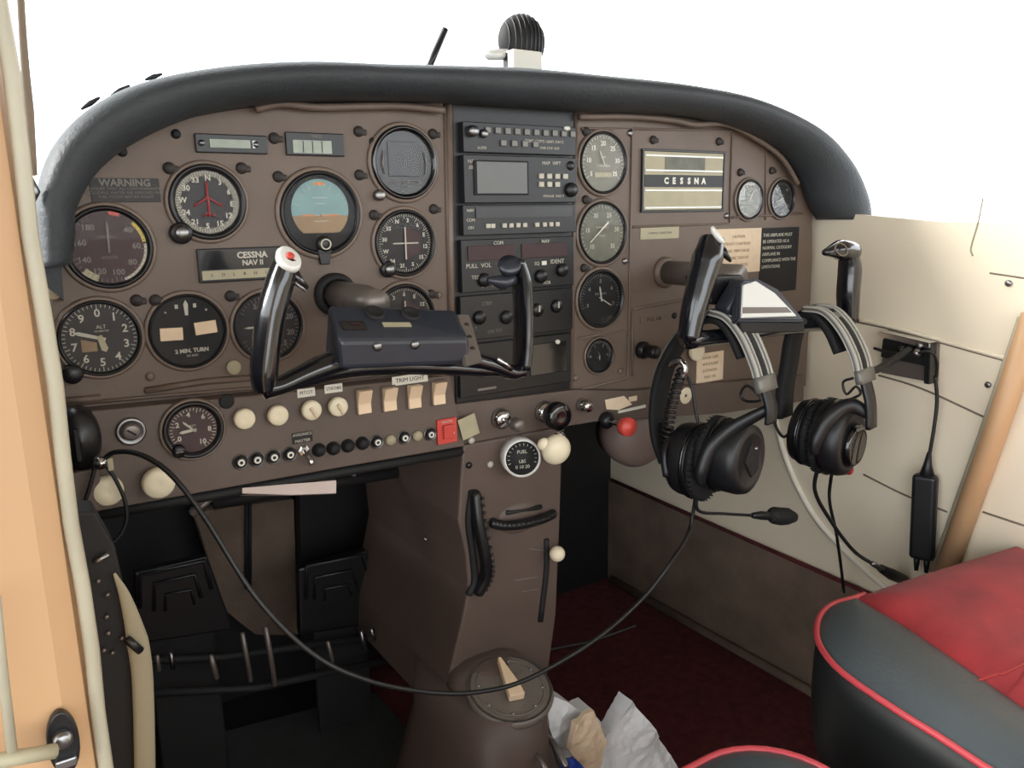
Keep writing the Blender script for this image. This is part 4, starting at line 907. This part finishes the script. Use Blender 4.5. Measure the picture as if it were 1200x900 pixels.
b = MB(); b.tube([A(771, 500), ca+V((-.022, .048, .024)), ca+V((-.040, .038, .004)), ca+V((-.046, .030, -.024))], [.008, .009, .010, .006], 12, res=5, flat=((0, 1, 0), .8)); b.build('fork_arm', 'ear_black', HA)
m0 = ca+V((0, .02, -.052))
def am(x, y): return P(x, y, m0, (0, 1, 0))
b = MB(); b.tube([m0+V((0, 0, .008)), am(818, 598), am(850, 602), am(884, 604)], [.004, .0024, .002, .0022], 8, res=5); b.build('microphone_boom', 'black', HA)
b = MB(); b.tube([am(882, 604), am(892, 604), am(904, 605)], [.004, .0065, .006], 12, res=3); b.build('microphone_holder', 'radio', HA)
b = MB(); b.tube([am(902, 604), am(907, 604), am(914, 605), am(922, 605), am(930, 606)], [.0080, .0125, .0132, .0126, .0080], 16, res=3); b.build('microphone_foam', 'ear_matte', HA)
b = MB(); pts = []
for i in range(80):
    t = i/79; c = A(800-34*t+14*t*t, 432+98*t, -.02); an = i*1.35; pts.append(c+V((.006*math.cos(an), .007*math.sin(an), 0)))
b.tube(pts, .0019, 6, res=2); b.build('coiled_lead', 'cable', HA)
b = MB(); b.tube([A(786, 427, -.02), A(797, 423, -.02), A(803, 432, -.02), A(799, 444, -.02)], [.005, .0048, .0038, .005], 10, res=3); b.build('lead_clip', 'chrome', HA)
b = MB(); b.tube([A(803, 437), A(811, 455), A(815, 480), A(819, 500)], .002, 8, res=5); b.build('thin_lead', 'cable', HA)
b = MB(); b.tube([A(876, 452, .03), A(868, 462, .03), A(874, 470, .03), A(892, 468, .03)], .0018, 8, res=5, closed=True); b.build('wire_loop', 'black', HA)
# ---- right headset
HB = thing('headset', 'black headset hanging from the right side of the passenger yoke beside the jack panel', 'headset', O0, 'aviation headsets')
pb = Yp(962, 380, -.162)
def B(x, y, dx=0.): return P(x, y, pb+WX*dx, WX)
railed(HB, [B(948, 360), B(972, 364), B(992, 385), B(1007, 415), B(1013, 440)], 'band_grey', .045)
ribbon([B(936, 374), B(958, 368), B(976, 386), B(988, 412)], WX, .042, .010, 'band_cushion', 'ear_matte', HB)
ribbon([B(956, 362), B(940, 372), B(930, 395), B(925, 425), B(920, 455), B(918, 488)], WX, .036, .012, 'headband_far_side', 'ear_matte', HB)
ribbon([B(1012, 432), B(1015, 448)], WX, .046, .010, 'size_sleeve', 'band_grey', HB, res=3)
ribbon([B(1014, 445), B(1020, 472), B(1021, 502)], WX, .026, .006, 'band_stem', 'black', HB)
cb = B(963, 509)
Mb = earcup(HB, cb, (.2, -1, -.04), .0525, 1.02, .044)
earcup(HB, cb, (-.2, 1, .04), .048, 1.0, .034)
MB().lathe([(.030, .040), (.029, .048), (.025, .051), (.023, .049), (0, .049)], 32, Mb @ Matrix.Translation((.003, -.006, 0))).build('face_cap', 'gloss_black', HB)
MB().box((.003, .018, .050), (.022, .004, .003), M=Mb, bev=.001).build('face_mark', 'band_grey', HB)
b = MB(); b.tube([B(1020, 486), cb+V((-.006, -.044, .050)), cb+V((-.034, -.034, .036)), cb+V((-.050, -.028, .006)), cb+V((-.052, -.028, -.012))], [.008, .011, .0125, .011, .006], 12, res=5, flat=((0, 1, 0), .8)); b.build('fork_arm', 'ear_black', HB)
MB().sphere((.018, -.046, .036), .0075, Mb, sc=(1, 1, .7), seg=14).build('side_knob', 'red_dark', HB)
b = MB(); b.tube([B(1000, 443), B(988, 448), B(992, 462), B(1003, 453), B(1008, 462), B(995, 470), B(1010, 478)], .0018, 8, res=5); b.build('thin_lead', 'cable', HB)
b = MB(); b.tube([B(918, 482), B(908, 494), B(918, 512), B(932, 500)], .0022, 8, res=5); b.build('thin_lead', 'cable', HB)
# ================================================================ CABLES
def cable(name, label, pts, r, m='cable', cat_='cable'):
    o = MB().tube(pts, r, 10, res=8).build(name, m); return tag(o, label, cat_)
cable('headset_cable', 'long black cable sagging from the left panel corner past the pedestal to the left headset',
      [Yp(118, 541, -.05), Yp(135, 530, -.06), Yp(165, 533, -.08), Yp(200, 556, -.10), Yp(240, 607, -.12), Yp(300, 700, -.15), Yp(365, 765, -.17), Yp(430, 797, -.185), Yp(500, 811, -.19), Yp(560, 811, -.195), Yp(620, 795, -.2), Yp(700, 748, -.205), Yp(757, 697, -.205), Yp(792, 650, -.20), Yp(808, 620, m0.y), m0+V((0, 0, .01))], .0024)
cable('thin_cable', 'short thin cable running right from behind the pedestal foot over the red carpet', [Yp(640, 762, .02), Yp(690, 752, .01), Yp(720, 742, .0), Yp(745, 733, -.02)], .002)
T = thing('cable_plug', 'small chrome plug hanging under the black handle at the left panel corner', 'plug', frame(Yp(117, 542, -.052), (.1, -1, 0)))
MB().lathe([(.006, -.004), (.0065, 0), (.005, .006), (0, .007)], 16).build('body', 'chrome', T); MB().box((.008, -.003, 0), (.005, .012, .006), bev=.001).build('tab', 'plate', T)
cable('looped_cable', 'thin dark cable looping down below the lower left cream knobs', [Yp(124, 545, -.05), Yp(137, 565, -.05), Yp(147, 590, -.05), Yp(147, 615, -.05), Yp(132, 636, -.05), Yp(108, 640, -.05), Yp(92, 632, -.05), Yp(86, 610, -.05)], .0018)
cable('hanging_cable', 'short grey cable hanging between the black handle and the door post', [Yp(112, 545, -.05), Yp(106, 568, -.05), Yp(98, 592, -.05), Yp(89, 614, -.05)], .002)
cable('headset_cable', 'black cable falling straight from the right headset past the cream wall trim', [cb+V((0, -.02, -.045)), Yp(972, 585, -.16), Yp(980, 625, -.15), Yp(985, 660, -.14), Yp(989, 694, -.12)], .0024)
cable('headset_cable', 'black cable curving right from the right headset to a plug beside the seat', [cb+V((-.01, -.005, -.04)), Yp(955, 575, -.165), Yp(972, 608, -.16), Yp(1000, 645, -.175), Yp(1028, 664, -.20)], .0028)
T = thing('headset_plug', 'black cable plug with metal collar lying beside the red seat cushion', 'plug', O0)
MB().tube([Yp(1022, 660, -.20), Yp(1034, 668, -.20)], .004, 12).build('collar', 'steel', T); MB().tube([Yp(1032, 666, -.20), Yp(1045, 673, -.20), Yp(1060, 680, -.20)], [.006, .009, .008], 14, res=4).build('body', 'ear_black', T)
T = thing('cable_control_box', 'black oblong control box hanging on its cable against the cream right wall', 'control box', O0)
MB().tube([Xp(1096, 440, .545), Xp(1098, 470, .55), Xp(1094, 505, .55), Xp(1088, 540, .55)], .0026, 10, res=6).build('upper_cable', 'cable', T)
MB().tube([Xp(1089, 530, .55), Xp(1087, 545, .55), Xp(1086, 560, .55)], [.003, .006, .012], 14).build('strain_relief', 'ear_black', T)
a1_, a2_ = Xp(1085, 556, .548), Xp(1080, 655, .548)
b = MB(); Mx = frame((a1_+a2_)/2, (-1, -.25, 0), a1_-a2_); b.box((0, 0, 0), (.034, (a1_-a2_).length, .020), M=Mx, bev=.006, seg=3); b.build('box_body', 'ear_black', T)
for dx in (-.007, .007): MB().tube([Mx @ V((dx, -(a1_-a2_).length/2+.004, 0)), Mx @ V((dx, -(a1_-a2_).length/2-.02, 0))], [.005, .003], 10).build('lower_cable', 'cable', T)
# jack panel on the wall
T = thing('jack_panel', 'dark angled jack panel with a chrome top edge on the cream right wall', 'jack panel', O0)
jp = [Xp(1042, 386, XR-.002), Xp(1102, 400, XR-.002), Xp(1100, 448, XR-.002), Xp(1036, 436, XR-.002)]
def wallbox(pts, d0, d1, name, m, bev=.001):
    bm = bmesh.new(); vs = [bm.verts.new(p+V((d0, 0, 0))) for p in pts]+[bm.verts.new(p+V((d1, 0, 0))) for p in pts]; n = len(pts)
    bm.faces.new(vs[:n]); bm.faces.new(vs[n:][::-1])
    for i in range(n): bm.faces.new((vs[i], vs[(i+1) % n], vs[n+(i+1) % n], vs[n+i]))
    bmesh.ops.recalc_face_normals(bm, faces=bm.faces[:]); bmesh.ops.bevel(bm, geom=bm.edges[:], offset=bev, segments=2, affect='EDGES')
    return MB().bm(bm, None, False).build(name, m, T)
wallbox(jp, 0, -.010, 'back_plate', 'grey_metal'); 
wallbox([jp[0], jp[1], jp[1]+V((0, 0, -.008)), jp[0]+V((0, 0, -.008))], -.008, -.028, 'top_edge', 'chrome')
wallbox([jp[1]+V((0, .008, -.002)), jp[1], jp[2], jp[2]+V((0, .008, 0))], -.008, -.026, 'side_cheek', 'black')
wallbox([jp[0].lerp(jp[3], .2), jp[1].lerp(jp[2], .2), jp[1].lerp(jp[2], .62), jp[0].lerp(jp[3], .62)], -.010, -.014, 'jack_strip', 'matte_black', .0005)
for i, (x, y) in enumerate(((1058, 408), (1076, 412))): MB().tube([Xp(x, y, XR-.012), Xp(x-2, y+2, XR-.045)], [.006, .0055], 12).build('jack_socket', 'steel' if i else 'black', T)
cable('plug_lead', 'thick black plug lead joining the right headset band to the wall jack panel', [Xp(1066, 410, XR-.04), Xp(1048, 421, .50), Xp(1030, 432, .47), Xp(1018, 436, .45)], .0055)
cable('plug_lead', 'thin black lead crossing the front of the wall jack panel', [Xp(1024, 408, .52), Xp(1045, 414, .52), Xp(1068, 415, .525), Xp(1090, 412, .53), Xp(1098, 425, .54), Xp(1097, 442, .545)], .0022)
for x, y, l in ((1182, 332, 'small wall screw near the side window sill at the right edge'), (1158, 451, 'small wall screw left of the slanted cream door post'), (1077, 405, 'tiny screw on the chrome edged jack panel')):
    o = MB().lathe([(.0045, 0), (.0045, .0015), (.002, .0025), (0, .0025)], 14).build('wall_screw', 'steel'); o.matrix_world = frame(Xp(x, y, XR-.001 if x != 1077 else XR-.03), (-1, 0, 0)); tag(o, l, 'screw')
# ================================================================ WINDSHIELD ITEMS
yc = .05
T = thing('compass', 'dark oval ribbed compass with a pale box window, standing up behind the glareshield', 'compass', O0)
c = Yp(616, 47, yc); rx = (Yp(641, 47, yc)-Yp(591, 47, yc)).x/2; rz = (Yp(616, 15, yc)-Yp(616, 80, yc)).z/2
MB().sphere((c.x, c.y+.01, c.z), 1, sc=(rx, .022, rz), seg=28).build('case', 'matte_black', T)
b = MB()
for k in range(-4, 5):
    u = k*.2; rr_ = math.sqrt(1-u*u); b.tube([(c.x+u*rx, c.y+.01-.0225*rr_*math.cos(t), c.z+rz*1.01*rr_*math.sin(t)) for t in [(-1.35+2.7*i/12) for i in range(13)]], .0011, 6)
b.build('ribs', 'black', T)
p0, p1 = Yp(600, 57, yc-.03), Yp(635, 84, yc-.03)
MB().box(((p0.x+p1.x)/2, yc-.022, (p0.z+p1.z)/2), (p1.x-p0.x, .02, p0.z-p1.z), bev=.002).build('card_window', 'white', T)
p0 = Yp(597, 55, yc-.02); MB().box((p0.x, yc-.015, p0.z-.028), (.006, .012, .045), bev=.001).build('side_post', 'black', T)
MB().tube([Yp(567, 61, yc-.01), Yp(573, 64, yc-.01), Yp(594, 64, yc-.01)], [.0045, .0065, .0065], 14).build('lamp_tube', 'silver_plate', T)
MB().box((c.x, yc, c.z-rz-.02), (.03, .03, .05), bev=.002).build('mount', 'pad', T)
o = MB().tube([Yp(499, 86, .09), Yp(508, 66, .09), Yp(522, 34, .09)], [.0045, .0045, .0042], 10).build('temperature_probe', 'black'); tag(o, 'short slanted dark rod rising behind the glareshield left of the oval compass', 'rod')
for (x, y, dx, dy, l) in ((106, 121, 11, -7, 'lowest'), (141, 106, 11, -6, 'middle'), (180, 90, 10, -3.5, 'uppermost')):
    o = MB().tube([Yp(x-dx, y-dy, .12), Yp(x, y, .12), Yp(x+dx, y+dy, .12)], [.0012, .0028, .0012], 10, res=3).build('windshield_clip', 'radio'); tag(o, 'small dark clip at the foot of the windshield, %s of three at the left' % l, 'clip', 'windshield clips')
o = MB().tube([Yp(33, 206, -.06), Yp(38, 225, -.06), Yp(37, 236, -.06)], [.003, .006, .003], 10).build('seal_clip', 'steel'); tag(o, 'small shiny clip on the door post seal level with the airspeed dial top', 'clip')
# ================================================================ FOOTWELL
tag(MB().box((-.34, .33, ZF+.004), (.44, .56, .008), bev=.002).build('floor_shade_mat', 'matte_black'), 'black mat added to darken the floor under the rudder pedals', 'mat')  # black layer added over the left floor to paint in footwell shade
mp = [Zp(170, 908, ZF+.012), Zp(262, 858, ZF+.012), Zp(440, 812, ZF+.012), Zp(530, 915, ZF+.012)]
MB_ = MB().prism([(p.x, p.y) for p in mp], ZF+.0082, ZF+.014, bev=.001).build('heel_plate', 'mat_rubber'); tag(MB_, 'dull grey green heel plate on the floor left of the pedestal foot', 'floor plate')
def pedal(label, out, rid, yy):
    T = thing('rudder_pedal', label, 'pedal', O0, 'rudder pedals')
    q = [Yp(a, c_, yy) for a, c_ in out]; M2 = M_
    MB().prism([(p.x, p.z) for p in q], -yy-.018, -yy, M=M2, bev=.003).build('pad', 'pedal', T)
    for i, r in enumerate(rid): MB().tube([Yp(a, c_, yy-.002) for a, c_ in r], .0032-.0005*i, 8).build('raised_rib', 'radio', T)
    cx = sum(p.x for p in q)/len(q); zb = min(p.z for p in q)
    MB().box((cx, yy+.02, (zb+ZF)/2+.03), (.09, .012, zb-ZF-.03), bev=.003).build('lower_bracket', 'matte_black', T)
pedal('left black rudder pedal with nested raised frames, in the dark pilot footwell', [(158, 672), (243, 652), (274, 738), (160, 756)], [[(164, 712), (164, 674), (239, 657), (248, 690)], [(181, 716), (181, 684), (228, 673), (236, 700)], [(194, 716), (194, 697), (224, 691), (228, 708)]], .27)
pedal('right black rudder pedal with nested raised frames, beside the pedestal', [(350, 667), (431, 645), (462, 728), (352, 745)], [[(359, 702), (359, 664), (425, 650), (436, 690)], [(369, 702), (369, 677), (413, 668), (421, 692)], [(381, 704), (381, 690), (408, 685), (412, 698)]], .27)
T = thing('pedal_linkage', 'dark pedal linkage of crossbars and thin steel rods under the rudder pedals', 'linkage', O0)
MB().tube([Yp(140, 775, .24), Yp(260, 770, .24), Yp(470, 742, .24)], .006, 12).build('torque_tube', 'matte_black', T)
MB().tube([Yp(180, 812, .22), Yp(300, 806, .22), Yp(470, 770, .22)], .006, 12).build('torque_tube', 'matte_black', T)
for pp_, r_, m_ in (([(284, 742), (294, 798)], .0035, 'grey_metal'), ([(311, 735), (317, 768), (322, 803)], .004, 'grey_metal'), ([(247, 768), (254, 795)], .004, 'grey_metal'), ([(200, 765), (203, 784)], .003, 'steel'), ([(184, 768), (186, 786)], .003, 'grey_metal'), ([(384, 752), (390, 775)], .003, 'grey_metal'), ([(423, 740), (428, 762)], .003, 'steel'), ([(435, 737), (439, 750)], .003, 'steel'), ([(454, 738), (458, 748)], .0025, 'steel')):
    MB().tube([Yp(a, c_, .20) for a, c_ in pp_], r_, 8).build('rod', m_, T)
T = thing('firewall_cover', 'brown grey carpeted cover on the firewall between the two rudder pedals', 'cover', O0)
q = [Yp(a, c_, .45) for a, c_ in [(226, 600), (345, 585), (350, 745), (300, 745), (262, 715)]]; MB().prism([(p.x, p.z) for p in q], -.48, -.45, M=M_, bev=.003).build('panel_face', 'carpet_grey', T)
for x in (289, 293): MB().tube([Yp(x, 585, .44), Yp(x, 690, .44)], .003, 8).build('conduit', 'matte_black', T)
o = MB().prism([(p.x, p.z) for p in [Yp(a, c_, .42) for a, c_ in [(350, 560), (540, 540), (500, 800), (440, 760), (355, 760)]]], -.445, -.42, M=M_, bev=.003).build('footwell_shade_sheet', 'matte_black'); tag(o, 'added black sheet standing in for the shade behind the right rudder pedal', 'shade sheet')  # dark sheet added on the firewall so the footwell reads as shaded
# under-panel clutter
o = MB().tube([Yp(224, 602, .05), Yp(240, 590, .05), Yp(254, 576, .05)], [.005, .004, .004], 10).build('control_bracket', 'grey_metal'); tag(o, 'short grey bracket under the switch panel where the long cable passes', 'bracket')
o = MB().tube([Yp(250, 590, .16), Yp(330, 575, .16), Yp(500, 548, .16)], .008, 12).build('wiring_bundle', 'matte_black'); tag(o, 'dark wiring bundle in the shadow beneath the switch panel', 'wiring')
for x, y, l in ((415, 556, 'left one of the tiny bright screws under the switch panel'), (457, 546, 'right one of the tiny bright screws under the switch panel'), (499, 632, 'tiny bright rivet on the left side of the pedestal')):
    o = MB().sphere((0, 0, 0), .003, seg=8).build('bright_screw', 'steel'); o.location = Yp(x, y, -.0) if x != 499 else Xp(x, y, -.128); tag(o, l, 'screw')
# left side of the footwell
T = thing('side_pocket', 'black side panel with small screws between the door post and footwell', 'side panel', O0)
q = [Yp(a, c_, -.24) for a, c_ in [(78, 600), (112, 600), (135, 640), (146, 690), (160, 745), (166, 800), (168, 905), (100, 905)]]; MB().prism([(p.x, p.z) for p in q], .21, .24, M=M_, bev=.002).build('face', 'matte_black', T)
for x, y in ((115, 681), (126, 697), (125, 723), (127, 742), (143, 748), (122, 762), (132, 765)): MB().sphere(Yp(x, y, -.243), .0016, seg=8).build('screw', 'grey_metal', T)
MB().tube([Yp(110, 659, -.245), Yp(127, 650, -.245)], .002, 8).build('wire_end', 'steel', T)
T = thing('sill_trim', 'tapering beige trim strip curving down beside the black side panel', 'trim strip', O0)
pts = cat([Yp(a, c_, -.245) for a, c_ in [(134, 672), (146, 698), (158, 738), (165, 775), (168, 820), (170, 908)]], 6)
MB().tube(pts, [.001+.0065*min(1, i/14) for i in range(len(pts))], 10, flat=((0, 1, 0), .35)).build('strip', 'belt_trim', T)
MB().tube([Yp(149, 749, -.25), Yp(165, 763, -.25)], .003, 8).build('clasp', 'black', T)
# ================================================================ SEATS
def seat(label, edge, split, zt, m_top, th=.125, pipe=None):
    T = thing('seat', label, 'seat', O0)
    n = len(edge); c = sum(edge, V((0, 0, 0)))/n
    def ring_(sc_, z): return [V((c.x+(p.x-c.x)*sc_, c.y+(p.y-c.y)*sc_, z)) for p in edge]
    MB().sweep([ring_(.93, zt-th-.02), ring_(.985, zt-th+.01), ring_(1.012, zt-th*.6), ring_(1.008, zt-th*.25), ring_(.998, zt-.002)]).build('side_panel', 'leather_black', T)
    MB().tube([V((p.x, p.y, zt)) for p in (edge if pipe is None else edge[pipe[0]:pipe[1]])], .0034, 10, closed=pipe is None).build('piping', 'piping', T)
    # top skins as grids between edge fan
    def skin(poly, name, m, h):
        bm = bmesh.new(); vs = [bm.verts.new((p.x, p.y, zt-.001)) for p in poly]; f = bm.faces.new(vs); bmesh.ops.triangulate(bm, faces=[f])
        for _ in range(4): bmesh.ops.subdivide_edges(bm, edges=bm.edges[:], cuts=1, use_grid_fill=True)
        pp = [V((p.x, p.y, 0)) for p in poly]
        for v in bm.verts:
            d = 9
            for i in range(len(pp)):
                a, b_ = pp[i], pp[(i+1) % len(pp)]; e = b_-a; w = V((v.co.x, v.co.y, 0))-a; t = max(0, min(1, w.dot(e)/max(e.dot(e), 1e-9))); d = min(d, (w-e*t).length)
            v.co.z += h*(1-math.exp(-d/.022))+.003*noise.noise(v.co*9)*min(1, d/.03)
        MB().bm(bm).build(name, m, T)
    for poly, nm, m, h in split: skin(poly, nm, m, h)
    return T
zs_ = .42
px = [(1190, 640), (1100, 667), (1040, 687), (1003, 700), (976, 708), (961, 722), (957, 742), (964, 762), (988, 789), (1050, 832), (1100, 863), (1150, 896)]
ed = [Zp(a, c_, zs_) for a, c_ in px]
ed = cat(ed, 3)
dr = (ed[-1]-ed[-6]).normalized(); 
ed += [V((.05, -.70, zs_)), V((.04, -.85, zs_)), V((.08, -.90, zs_)), V((.50, -.90, zs_)), V((.545, -.86, zs_)), V((.555, -.5, zs_)), V((.555, -.38, zs_))]
iS = 9
sp = [Zp(1003, 701, zs_), Zp(1060, 733, zs_), Zp(1130, 780, zs_), Zp(1200, 829, zs_)]; sp += [V((.165, -.60, zs_)), V((.16, -.88, zs_))]
bol = ed[iS:-5]+[sp[-1]]+sp[::-1][1:-1]
idx = [i for i, p in enumerate(ed) if abs(p.x-.08) < 1e-6 and abs(p.y+.90) < 1e-6][0]
red = ed[:iS+1]+sp[1:]+ed[idx+1:]
seat('red velour passenger seat cushion with dark leather bolster and red piping, lower right corner', ed, [(ed[iS:idx+1]+sp[::-1][:-1], 'leather_bolster', 'leather', .016), (red, 'velour_cushion', 'velour', .018)], zs_, 'velour', pipe=(iS-1, idx+1))
st = [o_ for o_ in SC.objects if o_.name == 'seat'][0]
MB().tube([Zp(1148, 797, zs_+.017), Zp(1170, 790, zs_+.018), Zp(1200, 778, zs_+.018), V((.54, -.52, zs_+.014))], .0013, 8, res=4).build('seam', 'red_dark', st)
ps = []
for (cx, cy, a0_) in ((-.092, -.472, 0), (-.46, -.472, 90), (-.46, -.85, 180), (-.092, -.85, 270)):
    for k in range(9): a = math.radians(a0_+k*90/8); ps.append(V((cx+.075*math.cos(a), cy+.075*math.sin(a), .40)))
seat('pilot seat corner with red piping just showing at the bottom edge of the picture', ps, [(ps, 'leather_top', 'leather', .012)], .40, 'leather')
T = thing('seat_rail', 'chrome seat frame leg under the front corner of the passenger seat', 'seat frame', O0)
MB().tube([Yp(962, 862, -.33), Yp(972, 875, -.34), Yp(1000, 905, -.36), Yp(1030, 935, -.38)], [.007, .009, .006, .006], 12, res=4).build('leg', 'steel', T)
for (xx, yy) in ((.25, -.4), (.45, -.4), (.25, -.8), (.45, -.8)): MB().tube([(xx, yy, .274), (xx, yy, ZF)], .012, 12).build('leg', 'dark_metal', T)
T = thing('seat_rail', 'dark frame legs carrying the pilot seat', 'seat frame', O0)
for (xx, yy) in ((-.17, -.5), (-.42, -.5), (-.15, -.8), (-.42, -.8)): MB().tube([(xx, yy, .254), (xx, yy, ZF)], .012, 12).build('leg', 'dark_metal', T)
o = MB().tube([Yp(614, 862, -.10), Yp(642, 905, -.16)], .003, 10).build('control_rod', 'steel'); tag(o, 'left of two thin metal rods beside the selector plate', 'rod')
o = MB().tube([Yp(626, 848, -.09), Yp(648, 870, -.12), Yp(664, 898, -.16)], .0038, 10).build('control_rod', 'steel'); tag(o, 'right of two thin metal rods, beside the white paper bag', 'rod')
# ================================================================ PAPER BAG
def crumple(px, yv, depth, name, m, parent, amp=.010, sd=0, fr=17, lean=0):
    bm = bmesh.new(); q = [Yp(a, c_, yv) for a, c_ in px]; zc = min(p.z for p in q)
    vs = [bm.verts.new(p) for p in q]; f = bm.faces.new(vs); r = bmesh.ops.extrude_face_region(bm, geom=[f])
    for e in r['geom']:
        if isinstance(e, bmesh.types.BMVert): e.co.y += depth*.25; e.co.x += .0; e.co.z -= .0
    bmesh.ops.triangulate(bm, faces=bm.faces[:])
    for _ in range(5): bmesh.ops.subdivide_edges(bm, edges=[e for e in bm.edges if e.calc_length() > .006], cuts=1); bmesh.ops.triangulate(bm, faces=[f for f in bm.faces if len(f.verts) > 3])
    for v in bm.verts:
        h = v.co.z-zc; n3 = noise.noise_vector(v.co*fr+V((sd, 0, 0))); v.co.y += -h*lean
        n4 = noise.turbulence(v.co*40+V((sd, 0, 0)), 2, True); v.co += V((n3.x*amp*.25, n3.y*amp*1.4+n4*.006, n3.z*amp*.25))
    bmesh.ops.recalc_face_normals(bm, faces=bm.faces[:])
    return MB().bm(bm, None, False).build(name, m, parent)
T = thing('paper_bag', 'crumpled white paper bag standing right of the selector plate at the bottom', 'bag', O0)
crumple([(640, 815), (668, 825), (686, 838), (697, 833), (719, 862), (705, 868), (712, 915), (668, 915), (655, 885), (643, 852)], -.10, .12, 'left_fold', 'bag', T, sd=3)
crumple([(690, 860), (705, 868), (722, 864), (734, 842), (742, 822), (770, 858), (806, 915), (690, 918)], -.12, .12, 'right_fold', 'bag', T, sd=9)
crumple([(676, 850), (697, 834), (712, 870), (705, 912), (685, 905), (668, 880)], -.125, .03, 'front_flap', 'paper', T, sd=5, amp=.004)
o = crumple([(664, 893), (676, 890), (690, 905), (688, 925), (660, 925)], -.15, .03, 'blue_wrapper', 'blue', None, amp=.003); tag(o, 'small bright blue wrapper in front of the white paper bag', 'wrapper')
# ================================================================ RECENTRE things whose empty sits at the origin
bpy.context.view_layer.update()
for o in list(SC.objects):
    if o.type == 'EMPTY' and o.parent is None and o.matrix_world == Matrix.Identity(4):
        ms = []
        def rec(x):
            for ch in x.children:
                if ch.type == 'MESH': ms.append(ch)
                rec(ch)
        rec(o)
        if not ms: continue
        cs = [v.co for m in ms for v in m.data.vertices]
        c = V(((min(p.x for p in cs)+max(p.x for p in cs))/2, (min(p.y for p in cs)+max(p.y for p in cs))/2, min(p.z for p in cs)))
        seen = set()
        for m in ms:
            if m.data.name in seen: continue
            seen.add(m.data.name); m.data.transform(Matrix.Translation(-c))
        o.location = c
# ================================================================ sub-parts: print and pointers belong to the face they sit on
for o in list(SC.objects):
    if o.type == 'EMPTY' and o.parent is None:
        ch = list(o.children); base = None
        for nm in ('dial', 'faceplate', 'card', 'body', 'plate', 'name_band', 'switch_plate'):
            base = next((c for c in ch if c.name.split('.')[0] == nm), None)
            if base: break
        for c in ch:
            n = c.name.split('.')[0]
            if base and c is not base and n in ('markings', 'card_markings', 'lettering', 'needle', 'yellow_arc', 'white_arc', 'red_arc', 'window_dividers', 'strip_lettering', 'pitch_lines', 'plane_outline', 'rivets', 'hour_window', 'striped_flag'): c.parent = base
        kb = [c for c in ch if c.name.startswith('adjusting_knob_base')]
        for c in ch:
            if kb and (c.name.split('.')[0] in ('adjusting_knob', 'knob_mark')): c.parent = kb[0]
